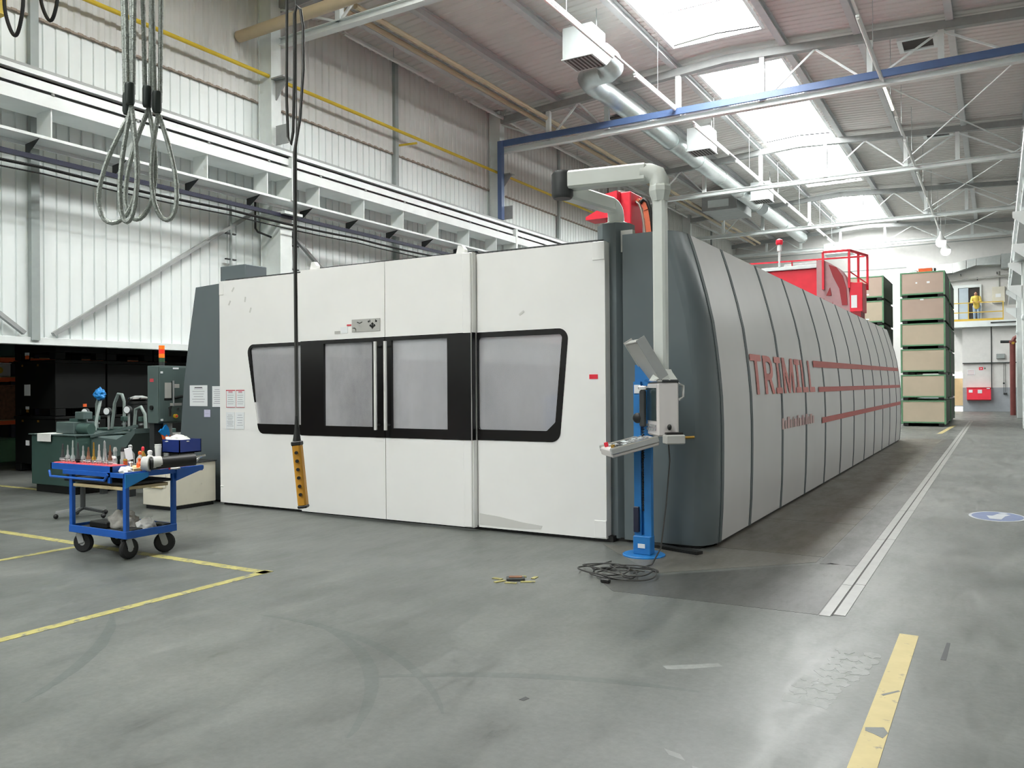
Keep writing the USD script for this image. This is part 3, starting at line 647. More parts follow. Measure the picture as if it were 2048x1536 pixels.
# curved side profile x(z), seen from the front
zz = np.array([0.0, .3, .6, .9, 1.17, 1.45, 1.7, 1.95, 2.21, 2.5, 2.8, 3.0, 3.12])
xx = np.array([-2.415, -2.395, -2.385, -2.38, -2.38, -2.388, -2.408, -2.435, -2.47, -2.535, -2.615, -2.675, -2.715])
def sx(z): return np.interp(z, zz, xx)
# right grey end plate with its rounded forward edge
def end_plate(xin, side):
    v, f = [], []; n = len(zz); st = 7
    for k in range(st+1):
        a = math.pi/2*k/st; ins = .17*(1-math.sin(a)); y = 7.80+.30*(1-math.cos(a))
        for z, x in zip(zz, xx):
            xo = x if side > 0 else -12.75-x+.05
            v.append((xo-side*ins, y, z+.03))
    for k in range(st):
        for i in range(n-1):
            q = (k*n+i, (k+1)*n+i, (k+1)*n+i+1, k*n+i+1); f.append(q if side > 0 else q[::-1])
    b = B().add(v, f)
    front = [(v[i][0], v[i][2]) for i in range(n)]
    b.poly(Polygon(front+[(xin, front[-1][1]), (xin, .03)]), 'xz', 7.80, 7.83)
    back = [(v[st*n+i][0], v[st*n+i][2]) for i in range(n)]
    b.poly(Polygon(back+[(xin, front[-1][1]), (xin, .03)]), 'xz', 8.08, 8.10)
    m = len(b.v); t = [v[k*n+n-1] for k in range(st+1)]+[(xin, 8.1, front[-1][1]), (xin, 7.8, front[-1][1])]
    b.add(t, [(0, i, i+1) for i in range(1, len(t)-1)])
    return b
mc.part('end_plate', end_plate(-3.3, 1), 'machine_grey_gloss', smooth=50, label='dark grey rounded end plate at the right corner')
lp = Polygon([(-9.27, .03), (-10.36, .03), (-10.33, .9), (-10.24, 1.7), (-10.13, 2.3), (-9.97, 3.07), (-9.27, 3.10)])
mc.part('end_plate', B().poly(lp, 'xz', 7.86, 8.10), 'machine_grey', smooth=False, label='dark grey end plate at the left end')
mc.part('plinth', B().box(-10.3, 7.9, 0, -9.3, 8.1, .035), 'black', smooth=False)
mc.part('plinth', B().box(-3.5, 7.84, 0, -2.52, 25.7, .035), 'black', smooth=False)
oc = [(-3.455+.195*math.cos(math.radians(22.5+45*k)), 8.0+.195*math.sin(math.radians(22.5+45*k))) for k in range(8)]
cp = mc.part('console_column', B().poly(Polygon(oc), 'xy', .03, 3.29), 'machine_grey', smooth=False, label='grey eight-sided column beside the right white panel')
mc.part('cap', B().lathe([(.13, 3.29), (.13, 3.31), (.09, 3.33), (.085, 3.40)], (-3.455, 8.0, 0), 18), 'arm_paint', under=cp)
mc.part('box', B().box(-3.33, 7.83, 2.98, -3.20, 7.9, 3.2), 'plate_grey', under=cp, smooth=False)
mc.part('top_box', B().box(-9.62, 8.0, 3.08, -9.1, 8.4, 3.36, b=.01), 'machine_grey', smooth=False, label='grey box on top of the left end')

# curved silver side panels between dark seams
SE = [8.14, 9.28]+[9.28+1.517*k for k in range(1, 11)]+[25.6]
def side_strip(ya, yb, off, th):
    v, f = [], []; n = len(zz)
    pro = [(x+off, z) for x, z in zip(xx, zz+.03)]+[(-2.80+off*.3, 3.165), (-3.2, 3.165)]
    inn = [(x-th, z) for x, z in pro[:-1]]+[(-3.2, 3.165-th)]
    m = len(pro)
    for y in (ya, yb):
        for q in (pro, inn):
            v += [(x, y, z) for x, z in q]
    for i in range(m-1):
        f += [(i, 2*m+i, 2*m+i+1, i+1), (m+i, m+i+1, 3*m+i+1, 3*m+i), (i, i+1, m+i+1, m+i), (2*m+i, 3*m+i, 3*m+i+1, 2*m+i+1)]
    f += [(0, m, 3*m, 2*m), (m-1, 2*m-1+2*m-m+m-m, 3*m+m-1, 2*m-1)]
    return B().add(v, f[:-1])
for i, (a, b) in enumerate(zip(SE[:-1], SE[1:])):
    p = mc.part('side_panel', side_strip(a+.03, b-.03, 0, .03), 'silver_panel', smooth=40)
for s_ in SE: mc.part('seam_strip', side_strip(s_-.042, s_+.042, .006, .05), 'seam', smooth=40)
mc.part('side_base', B().box(-2.47, 8.12, 0, -2.44, 25.6, .05), 'black', smooth=False)
def on_side(name, b, mat, lift, under=None, label=None, tall=.12):
    v, f = b.mesh(); m = trimesh.Trimesh(v, f, process=True); v2, f2 = trimesh.remesh.subdivide_to_size(m.vertices, m.faces, tall, max_iter=12)
    v2 = np.array(v2); v2[:, 0] = sx(v2[:, 2]-.03)+lift+v2[:, 0]
    mc.part(name, B().add(v2, f2), mat, smooth=False, under=under, label=label)
# lettering: y runs along the machine, z up
def word(txt, ya, yb, za, zb):
    ms = [meshkit.text_mesh(c, 1.0, .003, bold=True) for c in txt]
    wd = [m.bounds[1][0]-m.bounds[0][0] for m in ms]; gap = .16; tot = sum(wd)+gap*(len(txt)-1); s = (yb-ya)/tot; y = ya; out = []
    for m, w_ in zip(ms, wd):
        v = np.array(m.vertices); h0, h1 = v[:, 1].min(), v[:, 1].max()
        out.append(B().add(np.c_[v[:, 2], y+(v[:, 0]-v[:, 0].min())*s, za+(v[:, 1]-h0)/(h1-h0)*(zb-za)], m.faces)); y += (w_+gap)*s
    return out
for b in word('TRIMILL', 9.36, 13.02, 1.49, 1.955): on_side('letter', b, 'letter_red', .007)
for (ya, za0, za1), (yb, zb0, zb1) in (((13.06, 1.865, 1.965), (25.5, 1.965, 2.055)), ((13.3, 1.485, 1.565), (25.5, 1.50, 1.575)), ((13.5, .995, 1.085), (25.5, 1.02, 1.11))):
    n = 24; v, f = [], []
    for k in range(n+1):
        t = k/n; y = ya+(yb-ya)*t
        for z in (za0+(zb0-za0)*t, za1+(zb1-za1)*t): v += [(0, y, z), (.003, y, z)]
    for k in range(n):
        o = 4*k; f += [(o+1, o+5, o+7, o+3), (o, o+2, o+6, o+4), (o+2, o+3, o+7, o+6), (o, o+4, o+5, o+1)]
    on_side('stripe', B().add(v, f), 'stripe_red', .009, tall=.3)
# worn small line of print below, no longer legible
yy = 10.75; k = 0
while yy < 12.85:
    wq = (.12, .09, .14, .1, .05)[k % 5]
    on_side('worn_mark', B().box(0, yy, 1.03, .003, yy+wq, 1.03+(.14, .11, .15, .11)[k % 4]), 'faint_red', .007); yy += wq+.05; k += 1
# left side, back, bed and what shows through the windows
mc.part('left_side', B().box(-10.1, 8.1, .03, -10.05, 25.6, 3.1), 'silver_panel', smooth=False)
mc.part('back_panel', B().box(-10.1, 25.5, .03, -2.8, 25.55, 3.0), 'machine_grey', smooth=False)
inn = B(); inn.box(-9.9, 7.95, .02, -2.75, 25.5, .06).box(-9.9, 8.2, .06, -9.86, 25.4, 2.7).box(-3.0, 8.2, .06, -2.96, 25.4, 2.7)
mc.part('machine_bed', inn, 'interior_grey', smooth=False)
mc.part('work_table', B().box(-8.2, 10.2, .06, -4.2, 20, .62, b=.03), 'dark_steel', smooth=False)
mc.part('rail_wall', B().box(-9.0, 12.0, .06, -8.5, 25, 1.5).box(-3.6, 12.0, .06, -3.4, 25, 1.75), 'interior_grey', smooth=False)
mc.part('bellows', B().box(-7.6, 16.0, .62, -4.4, 16.3, 2.4), 'interior_grey', smooth=False)
mc.part('workpiece', B().box(-6.0, 11.0, .62, -4.5, 12.6, 1.45, b=.05), 'interior_blue', smooth=False)
mc.part('workpiece', B().box(-5.0, 12.9, .62, -3.9, 14.0, 1.3, b=.05).box(-6.6, 12.8, .62, -5.9, 14, 1.2, b=.05), 'interior_orange', smooth=False)

# red spindle ram with cable chain
rm = Thing('spindle_ram', 'red spindle ram sticking up above the grey end plate', 'machine head', (-5.1, 12.2, 3.2))
rm.part('ram', B().box(-5.36, 12.0, 2.2, -4.93, 12.5, 4.66, b=.015), 'red', smooth=False)
rm.part('side_arm', B().poly(Polygon([(-5.64, 4.30), (-5.36, 4.42), (-5.36, 4.62), (-5.1, 4.66), (-5.1, 4.25), (-5.64, 4.25)]), 'xz', 11.85, 12.2), 'red', smooth=False)
rm.part('foot', B().box(-5.25, 11.95, 3.2, -5.05, 12.1, 4.27), 'dark_steel', smooth=False)
rm.part('cap', B().cyl((-5.15, 12.1, 4.66), (-5.15, 12.1, 4.70), .07), 'galvanised')
ch = Thing('cable_chain', 'orange and black cable chain hanging beside the red ram', 'cable chain', (-4.8, 12.3, 3.1))
pth = [(-4.92, 4.50), (-4.86, 4.55), (-4.80, 4.50), (-4.76, 4.38), (-4.73, 4.2), (-4.71, 4.0), (-4.69, 3.8), (-4.68, 3.6), (-4.67, 3.4), (-4.66, 3.2)]
P2 = []
for (xa, za), (xb, zb) in zip(pth[:-1], pth[1:]):
    for t in (0, .5): P2.append((xa+(xb-xa)*t, za+(zb-za)*t))
for (xa, za), (xb, zb) in zip(P2[:-1], P2[1:]):
    ch.part('link', B().bar((xa, 12.25, za), (xb, 12.25, zb), .10, .075, up=(0, 0, 1)), 'orange_chain', smooth=False)
ch.part('hose', B().tube([(x+.07, 12.2, z) for x, z in pth], .03, 8), 'black'); ch.part('hose', B().tube([(x-.07, 12.2, z-.02) for x, z in pth[1:]], .02, 8), 'galvanised')

# red gantry bridge far back
ga = Thing('gantry_bridge', 'red gantry bridge rising over the far part of the silver side', 'gantry', (-5.0, 21.2, 3.0))
yb = 21.2
ga.part('beam', B().box(-9.2, yb, 2.3, -3.77, yb+1.2, 4.47, b=.02), 'red', smooth=False)
ga.part('beam_cap', B().box(-5.15, yb-.06, 4.47, -3.78, yb+.3, 4.56, b=.01).box(-4.6, yb-.02, 4.56, -3.8, yb+.2, 4.62, b=.01), 'box_white', smooth=False)
cc = B(); n = 14
prof = [(-3.78, 4.62), (-3.62, 4.62), (-3.45, 4.52), (-3.25, 4.38), (-3.12, 4.18), (-3.05, 3.9), (-3.02, 3.6), (-3.02, 3.1), (-3.78, 3.1)]
cc.poly(Polygon(prof), 'xz', yb-.25, yb+.3)
ga.part('curved_cover', cc, 'cover_pink', smooth=30, label='faded pink curved cover')
ga.part('cover_rib', B().poly(Polygon([(-3.5, 4.5), (-3.32, 4.42), (-3.18, 4.2), (-3.1, 3.9), (-3.08, 3.5), (-3.2, 3.5), (-3.26, 3.9), (-3.4, 4.2)]), 'xz', yb-.27, yb-.25), 'red_dark', smooth=False)
for k, (xa, za, xb, zb) in enumerate(((-3.7, 3.4, -3.58, 3.7), (-3.5, 3.2, -3.38, 3.6), (-3.56, 3.75, -3.44, 3.95))):
    ga.part('slot', B().poly(Polygon([(xa, za), (xb, za), (xb-.03, zb)]), 'xz', yb-.262, yb-.25), 'red_dark', smooth=False)
ga.part('step_panel', B().box(-3.02, yb-.3, 3.33, -2.74, yb+.4, 4.02, b=.01), 'red', smooth=False)
ga.part('notice', B().box(-2.99, yb-.31, 3.42, -2.86, yb-.299, 3.72), 'paper', smooth=False)
ga.part('foot', B().box(-3.0, yb-.28, 3.17, -2.78, yb+.38, 3.33), 'red_dark', smooth=False)
rl = B()
A_, Bq, Cq = (-3.62, yb-.3), (-3.03, yb-.3), (-2.72, yb+.45)
for x, y in (A_, Bq, Cq, (-2.88, yb+.1)): rl.box(x-.025, y-.025, 3.9, x+.025, y+.025, 4.72 if (x, y) == Cq else 4.80)
for z in (4.8,): rl.bar((*A_, z), (*Bq, z), .05).bar((*Bq, z), (Cq[0], Cq[1], z-.06), .05)
rl.bar((*Bq, 4.02), (*Cq, 4.02), .04).bar((*Bq, 4.3), (*Cq, 4.05), .02)
ga.part('railing', rl, 'red', smooth=False)
ga.part('hand_rail', B().bar((-5.6, yb-.05, 4.70), (-2.72, yb-.05, 4.66), .035), 'red', smooth=False)
for x in (-5.5, -4.4, -3.8): ga.part('rail_post', B().bar((x, yb+.02, 4.45), (x, yb-.05, 4.69), .025), 'red', smooth=False)
sl = Thing('signal_lamp', 'red-capped signal lamp on a thin white post above the gantry', 'lamp', (-4.70, 21.13, 4.56))
sl.part('post', B().cyl((-4.70, 21.15, 4.56), (-4.70, 21.15, 4.96), .03, n=10), 'box_white'); sl.part('socket', B().cyl((-4.70, 21.15, 4.96), (-4.70, 21.15, 5.12), .055, n=12), 'box_white')
sl.part('cap', B().lathe([(.07, 0), (.09, .04), (.085, .12), (.03, .15)], (-4.70, 21.15, 5.12), 14), 'red')

# swing arm with the control console
ca = Thing('control_console', 'light grey control console hanging from a swing arm', 'control panel', (-2.68, 7.2, 1.1))
def rsq(path, w, name, r=.02):
    b = B()
    for p, q in zip(path[:-1], path[1:]): b.bar(p, q, w, w, b=r)
    ca.part(name, b, 'arm_paint', smooth=False)
J = (-3.60, 7.05)
el = arc((-3.455, 7.87, 3.38), .13, 0, 90, 6, 'yz')
ca.part('base_elbow', B().tube([(-3.455, 8.0, 3.33)]+[(-3.455, 8.0, 3.40), (-3.457, 7.985, 3.45), (-3.465, 7.94, 3.485), (-3.475, 7.87, 3.495)], .085, 16), 'arm_paint')
rsq([(-3.47, 7.90, 3.49), (-3.59, 7.10, 3.49)], .15, 'lower_arm')
ca.part('joint', B().lathe([(.085, -.13), (.105, -.10), (.105, .10), (.085, .13)], (*J, 3.54), 20), 'dark_steel')
rsq([(-3.54, 7.06, 3.575), (-2.78, 7.185, 3.575)], .17, 'upper_arm')
ca.part('elbow', B().tube([(-2.84, 7.175, 3.575), (-2.76, 7.19, 3.57), (-2.70, 7.197, 3.545), (-2.675, 7.2, 3.49), (-2.67, 7.2, 3.40)], .092, 16), 'arm_paint')
ca.part('collar', B().lathe([(.075, 0), (.105, .09), (.105, .13), (.095, .15)], (-2.67, 7.2, 3.30), 8), 'arm_paint', smooth=False)
ca.part('pole', B().bar((-2.67, 7.2, 3.32), (-2.67, 7.2, 1.72), .118, .118, b=.02), 'arm_paint', smooth=False)
ca.part('foot_cone', B().lathe([(.14, 0), (.09, .07), (.075, .1)], (-2.65, 7.2, 1.65), 8), 'arm_paint', smooth=False)
n_s = np.array((-.78, -.62, 0)); n_s /= np.linalg.norm(n_s); n_g = np.array((.62, -.78, 0)); n_g /= np.linalg.norm(n_g)
# local frame: s along the screen normal, g along the side normal
cc0 = np.array((-2.665, 7.22, 0))
def W(s, g, z): return tuple(cc0+n_s*s+n_g*g+np.array((0, 0, z)))
def cbx(s0, s1, g0, g1, z0, z1, b=0.): return B().obox(W((s0+s1)/2, (g0+g1)/2, (z0+z1)/2), (abs(s1-s0), abs(g1-g0), abs(z1-z0)), n_s, b=b)
cb = ca.part('console_body', cbx(-.10, .10, -.24, .16, 1.14, 1.63, .015), 'console_grey', smooth=False)
ca.part('screen', cbx(.098, .106, -.20, .12, 1.28, 1.58), 'screen_dark', under=cb, smooth=False)
ca.part('top_trim', cbx(-.10, .105, -.245, .165, 1.63, 1.655, .008), 'dark_steel', under=cb, smooth=False)
ca.part('top_corner', cbx(.05, .112, -.245, .17, 1.632, 1.662, .01), 'chrome', under=cb, smooth=False)
kb = B()
for r_ in range(2):
    for c_ in range(7): kb.obox(W(.108, -.17+.045*c_, 1.20+.035*r_), (.008, .032, .022), n_s)
ca.part('soft_key', kb, 'key_grey', under=cb, smooth=False)
ca.part('handle', B().tube([W(-.10, .13, 1.62), W(-.15, .13, 1.60), W(-.15, .13, 1.50), W(-.11, .13, 1.47)], .014, 8), 'chrome', under=cb)
ca.part('knob', B().ball(W(.0, .185, 1.225), (.02, .02, .028)), 'black', under=cb)
# keyboard desk folding out below the screen
def D(u, g, h): # u along the desk away from the body, h normal to it
    a = math.radians(-14); return W(.10+u*math.cos(a)-h*math.sin(a)*-1*-1, g, 1.135+u*math.sin(a)+h*math.cos(a))
ds = np.array(D(1, 0, 0))-np.array(D(0, 0, 0)); dn = np.cross(ds, n_g); dn = dn if dn[2] > 0 else -dn
def dbx(u0, u1, g0, g1, h0, h1, b=0.): return B().obox(D((u0+u1)/2, (g0+g1)/2, (h0+h1)/2), (abs(u1-u0), abs(g1-g0), abs(h1-h0)), ds, dn, b=b)
dk = ca.part('key_desk', dbx(.0, .455, -.24, .16, -.075, .0, .01), 'console_grey', smooth=False)
ca.part('desk_edge', dbx(.0, .455, .13, .18, -.045, .014, .008), 'silver', under=dk, smooth=False)
ca.part('desk_edge', dbx(.0, .455, -.26, -.21, -.045, .014, .008), 'silver', under=dk, smooth=False)
for u in range(8):
    for g in range(5):
        if random.random() < .8: ca.part('key', dbx(.05+.045*u, .05+.045*u+.034, -.17+.055*g, -.17+.055*g+.04, 0, .012), random.choice(['key_grey', 'key_grey', 'dark_steel', 'box_white']), under=dk, smooth=False)
ca.part('stop_button', B().cyl(D(.41, -.14, 0), D(.41, -.14, .04), .02, n=10), 'red', under=dk); ca.part('dial', B().cyl(D(.40, .06, 0), D(.40, .06, .03), .02, n=10), 'brass', under=dk)
# sun visor flaps above the screen
vs = B()
def V(u, g, h): a = math.radians(58); return W(.06+u*math.cos(a)-h*math.sin(a), g, 1.65+u*math.sin(a)+h*math.cos(a))
vd = np.array(V(1, 0, 0))-np.array(V(0, 0, 0)); vn = np.cross(vd, n_g)
ca.part('visor', vs.obox(V(.20, -.04, 0), (.40, .40, .012), vd, vn), 'plate_grey', smooth=False)
ca.part('visor_flap', B().obox(V(.22, .165, .03), (.42, .012, .09), vd, vn), 'steel_grey', smooth=False)
ca.part('visor_flap', B().obox(V(.22, -.245, .03), (.42, .012, .09), vd, vn), 'plate_grey', smooth=False)
ca.part('visor_lip', B().obox(V(.41, -.04, .02), (.012, .40, .06), vd, vn), 'plate_grey', smooth=False)
# little shelf on the side with a gauge
sh = ca.part('side_shelf', cbx(-.12, .06, .16, .27, 1.075, 1.16, .01), 'plate_grey', smooth=False)
ca.part('shelf_tool', B().obox(W(-.03, .22, 1.17), (.16, .05, .022), n_s, b=.005), 'black', under=sh, smooth=False)
ca.part('shelf_pin', B().cyl(W(-.12, .2, 1.13), W(-.22, .22, 1.135), .012, n=8), 'brass', under=sh)
ca.part('hanging_cable', B().tube([W(-.08, -.1, 1.14), (-2.63, 7.3, .9), (-2.64, 7.22, .5), (-2.65, 7.1, .12), (-2.66, 6.9, .012), (-2.7, 6.7, .01)], .007, 6), 'cable')
hw = Thing('hand_wheel_unit', 'dark hand unit hanging at the blue stand beside the console', 'hand control', (-2.86, 7.21, 1.3))
hw.part('body', B().box(-2.88, 7.17, 1.22, -2.82, 7.215, 1.56, b=.012), 'dark_steel', smooth=False); hw.part('knob', B().ball((-2.90, 7.19, 1.30), (.05, .03, .05)), 'black')
hw.part('clip', B().box(-2.89, 7.165, 1.56, -2.80, 7.22, 1.60, b=.01), 'chrome', smooth=False)
hw.part('coiled_cord', B().tube([(-2.85+.012*math.cos(k*1.3), 7.19+.012*math.sin(k*1.3), 1.22-.005*k) for k in range(60)], .004, 5), 'black')

# blue stand
bs = Thing('blue_stand', 'blue slotted floor stand on a round base behind the console', 'stand', (-2.89, 7.29, 0))
bs.part('base', B().lathe([(.20, 0), (.20, .012), (.19, .018)], (-2.89, 7.29, 0), 32), 'stand_blue')
bs.part('foot_block', B().box(-2.97, 7.22, .018, -2.80, 7.34, .19, b=.006), 'stand_blue', smooth=False)
bs.part('column', B().box(-2.975, 7.27, .19, -2.905, 7.31, 1.64).box(-2.875, 7.27, .19, -2.805, 7.31, 1.64).box(-2.975, 7.31, .19, -2.805, 7.33, 1.80), 'stand_blue', smooth=False)
bs.part('chain', B().tube([(-2.89+.006*(-1)**k, 7.285, .42+.012*k) for k in range(48)], .008, 5), 'black')
bs.part('clamp', B().box(-2.975, 7.24, .22, -2.92, 7.275, .46, b=.005), 'navy', smooth=False)
bs.part('label_sticker', B().box(-2.965, 7.262, 1.53, -2.90, 7.271, 1.61), 'paper', smooth=False); bs.part('label_sticker', B().box(-2.92, 7.214, .08, -2.85, 7.221, .12), 'paper', smooth=False)
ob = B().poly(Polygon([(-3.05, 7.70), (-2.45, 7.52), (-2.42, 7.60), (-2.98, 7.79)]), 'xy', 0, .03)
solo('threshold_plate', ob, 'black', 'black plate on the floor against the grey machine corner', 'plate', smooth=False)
# ---------------------------------------------------------------- notices on the machine
def notice(name, x0, x1, z0, z1, y, label, mat='paper', head='print_dark', red=False, lines=6):
    t = Thing(name, label, 'notice', ((x0+x1)/2, y, z0), group='paper notices on the machine')
    t.part('sheet', B().box(x0, y, z0, x1, y+.004, z1), mat, smooth=False)
    w, h = x1-x0, z1-z0
    if red: t.part('border', B().box(x0, y-.001, z1-.012, x1, y, z1).box(x0, y-.001, z0, x1, y, z0+.006).box(x0, y-.001, z0, x0+.005, y, z1), 'print_red', smooth=False)
    pr = B()
    for k in range(lines):
        zz_ = z1-h*(.16+.74*k/lines); l = w*(.5+.28*((k*37) % 10)/10); pr.box((x0+x1)/2-l/2, y-.001, zz_-h*.022, (x0+x1)/2+l/2, y, zz_)
    t.part('print', pr, 'print', smooth=False)
    if head: t.part('heading', B().box(x0+w*.28, y-.001, z1-h*.13, x1-w*.28, y, z1-h*.09), head, smooth=False)
    return t
yg, yw = 7.855, 7.694
notice('paper_notice', -10.11, -9.73, 1.355, 1.655, yg, 'large white printed notice on the left grey end plate')
notice('paper_notice', -9.625, -9.42, 1.345, 1.64, yg, 'narrow white notice at the right rim of the left grey end plate', head=None, lines=8)
notice('paper_notice', -9.80, -9.67, 1.20, 1.305, yg, 'small lilac note below the notices on the left grey end plate', 'paper_lilac', None, lines=2)
notice('paper_notice', -9.145, -8.965, 1.345, 1.585, yw, 'red-edged sheet on the white panel, upper left of the four', red=True, head='print_red')
notice('paper_notice', -8.945, -8.78, 1.345, 1.585, yw, 'red-edged sheet on the white panel, upper right of the four', red=True, head='print_red')
notice('paper_notice', -9.15, -8.98, 1.05, 1.28, yw, 'printed sheet on the white panel, lower left of the four', head=None, lines=8)
notice('paper_notice', -8.955, -8.79, 1.05, 1.28, yw, 'printed sheet on the white panel, lower right of the four', head=None, lines=5)

# ---------------------------------------------------------------- crane hoists out of frame, slings and pendant
for i, (y, lab) in enumerate(((3.5, 'crane bridge overhead outside the frame'), (7.0, 'second crane bridge above the top left corner'))):
    t = Thing('crane_bridge', lab, 'crane bridge', (-6.8, y, 7.2))
    t.part('girder', B().box(-13.6, y-.2, 8.0, .2, y+.2, 8.7), 'yellow', smooth=False)
    for x in (-14.19, .72): t.part('end_truck', B().box(x-.12, y-1.2, 7.155, x+.12, y+.2, 7.6), 'yellow', smooth=False); t.part('arm', B().box(x-.1 if x < 0 else .1, y-.15, 7.6, x+.6 if x < 0 else x+.1, y+.15, 8.05), 'yellow', smooth=False)
def festoon(c, w, h, label):
    x, y, z = c; t = Thing('cable_loop', label, 'cable', c, group='black cable loops at the top left')
    t.part('cable', B().tube([(x+w*math.sin(a)*.5*(1-.35*math.cos(a)), y+.02*math.cos(a), z-h*math.cos(a)) for a in np.linspace(-2.7, 2.7, 32)], .028, 8), 'rubber')
    t.part('trolley', B().box(x-w*.22, y-.04, z+h*.86, x+w*.22, y+.04, 8.0 if z > 6 else z+h*1.4, b=.01), 'pendant_yellow', smooth=False)
festoon((-13.0, 6.95, 7.50), .50, .42, 'black cable loop hanging in the top left corner')
festoon((-13.0, 7.50, 7.86), .46, .34, 'black cable loop at the top left, right of the corner one')

rope_d = []
def rope(b, path, r):
    p = np.array(path, float); r = r*.74; b.tube(p, r, 8)
    # strands laid around the core
    seg = np.r_[0, np.cumsum(np.linalg.norm(np.diff(p, axis=0), axis=1))]; n = max(8, int(seg[-1]/.014)); q = np.linspace(0, seg[-1], n)
    c = np.c_[[np.interp(q, seg, p[:, k]) for k in range(3)]].T; t_ = np.gradient(c, axis=0); t_ /= np.linalg.norm(t_, axis=1, keepdims=True)
    a = np.cross(t_, (.31, .93, .2)); a /= np.linalg.norm(a, axis=1, keepdims=True); bb = np.cross(t_, a)
    for k in range(3):
        ph = q/.055*2*math.pi+k*2*math.pi/3
        b.tube(c+r*.62*(np.cos(ph)[:, None]*a+np.sin(ph)[:, None]*bb), r*.52, 5)
ex = np.array((.86, .51, 0)); ey = np.array((-.51, .86, 0))
def sling(cx_, dz, fz, wid, ln, tilt, dep, label):
    c = np.array((-4.06, 2.81, 0.)); t = Thing('wire_sling', label, 'lifting sling', (c[0]+cx_*ex[0], c[1]+cx_*ex[1], fz-ln), group='wire rope slings')
    L = lambda u, d, z: tuple(c+ex*(cx_+u)+ey*(dep+d)+np.array((0, 0, z)))
    up = B(); rope(up, [L(-.012, 0, fz), L(-.016, .0, fz+.3), L(-.04, 0, 4.6), L(-.05, 0, 7.9)], .017); t.part('leg', up, 'rope')
    up = B(); rope(up, [L(.013, .01, fz), L(.018, .01, fz+.3), L(.035, .01, 4.6), L(.05, 0, 7.9)], .017); t.part('leg', up, 'rope')
    f = B()
    f.tube([L(0, 0, fz-.06), L(0, 0, fz-.045), L(0, 0, fz+.04), L(0, 0, fz+.055)], [.021, .026, .026, .021], 14)
    t.part('ferrule', f, 'ferrule')
    pts = []
    for s in np.linspace(0, 1, 33):
        a = 2*math.pi*s; w = wid*math.sin(a)*(-1)*((1-math.cos(a))/2)**.55; z = fz-.06-ln*(1-math.cos(a))/2; pts.append(L(w+tilt*(1-math.cos(a))/2, .05*math.sin(a)*0+.02*math.cos(a), z))
    e = B(); rope(e, pts, .017); t.part('eye', e, 'rope')
sling(-.04, 0, 3.17, .135, .60, -.075, .0, 'wire rope sling hanging on the left of the bundle, eye wide and low')
sling(.042, 0, 3.23, .105, .63, -.055, .06, 'wire rope sling in the middle of the hanging bundle, ferrule highest')
sling(.005, 0, 3.20, .06, .64, -.01, -.07, 'wire rope sling with the eye swung lowest in the bundle')
sling(.108, 0, 3.19, .09, .60, .06, .03, 'wire rope sling on the right of the hanging bundle')

pn = Thing('crane_pendant', 'yellow crane push-button pendant hanging on a long cable before the machine', 'crane control', (-4.32, 4.29, .75))
ax = np.array((.10, .03, -1.)); ax /= np.linalg.norm(ax); c0 = np.array((-4.345, 4.285, 1.20)); c1 = c0+ax*.45
pn.part('body', B().bar(c0, c1, .062, .085, up=(.51, -.86, 0), b=.012), 'pendant_yellow', smooth=False)
pn.part('end_cap', B().bar(c0-ax*.02, c0+ax*.012, .068, .09, up=(.51, -.86, 0), b=.006), 'black', smooth=False)
pn.part('end_cap', B().bar(c1-ax*.01, c1+ax*.012, .066, .088, up=(.51, -.86, 0), b=.006), 'black', smooth=False)
for k in range(6):
    q = c0+ax*(.06+.06*k)+np.array((.3, -.5, 0))*.075; pn.part('button', B().cyl(q, q+np.array((.51, -.86, 0))*.012, .012, n=10), 'black')
pn.part('cuff', B().tube([c0-ax*.02, c0-ax*.02+(-.0, 0, .08), (-4.35, 4.285, 1.40)], [.03, .018, .011], 10), 'black')
pn.part('cable', B().tube([(-4.35, 4.285, 1.38), (-4.352, 4.283, 2.4), (-4.352, 4.283, 3.3), (-4.31, 4.30, 3.55), (-4.285, 4.31, 3.9), (-4.285, 4.31, 4.2), (-4.30, 4.30, 4.33), (-4.325, 4.29, 4.36), (-4.345, 4.285, 4.30), (-4.347, 4.284, 3.9), (-4.36, 4.28, 3.45), (-4.375, 4.272, 3.36), (-4.395, 4.265, 3.42), (-4.405, 4.262, 3.7), (-4.40, 4.264, 4.2), (-4.39, 4.27, 6.0), (-4.38, 4.2, 7.6), (-4.38, 3.6, 8.0)], .011, 8), 'cable')
pn.part('strain_wire', B().tube([(-4.335, 4.29, 1.25), (-4.345, 4.29, 2.4), (-4.335, 4.29, 4.0), (-4.335, 4.29, 8.0)], .005, 5), 'cable_grey')

# loose cable tangle and small floor things
ctg = Thing('cable_tangle', 'tangle of grey cable lying on the floor by the blue stand', 'cable', (-2.8, 6.45, 0))
rng = np.random.default_rng(3)
for k in range(4):
    a = np.linspace(0, 2*math.pi*1.35, 64)+k; rx, ry = .20+.05*rng.random(), .20+.1*rng.random(); ox, oy = (-2.86, -2.72, -2.9, -2.66, -2.78)[k], (6.40, 6.45, 6.5, 6.5, 6.36)[k]
    pts = np.c_[ox+rx*np.cos(a)+.06*np.sin(2.3*a+k), oy+ry*np.sin(a)*.8+.06*np.cos(1.7*a+k), .012+.02*(1+np.sin(3*a+k))*.5+.006*k]
    ctg.part('loop', B().tube(pts, .0065, 6), 'cable')
ctg.part('plug', B().box(-2.80, 6.10, .0, -2.72, 6.14, .035, b=.008), 'black', smooth=False)
an = Thing('floor_anchor', 'small dark anchor block in the floor framed with worn yellow tape', 'anchor', (-3.45, 5.85, 0))
an.part('block', B().obox((-3.45, 5.85, .012), (.15, .09, .02), (.86, .51, 0), b=.004), 'dark_steel', smooth=False)
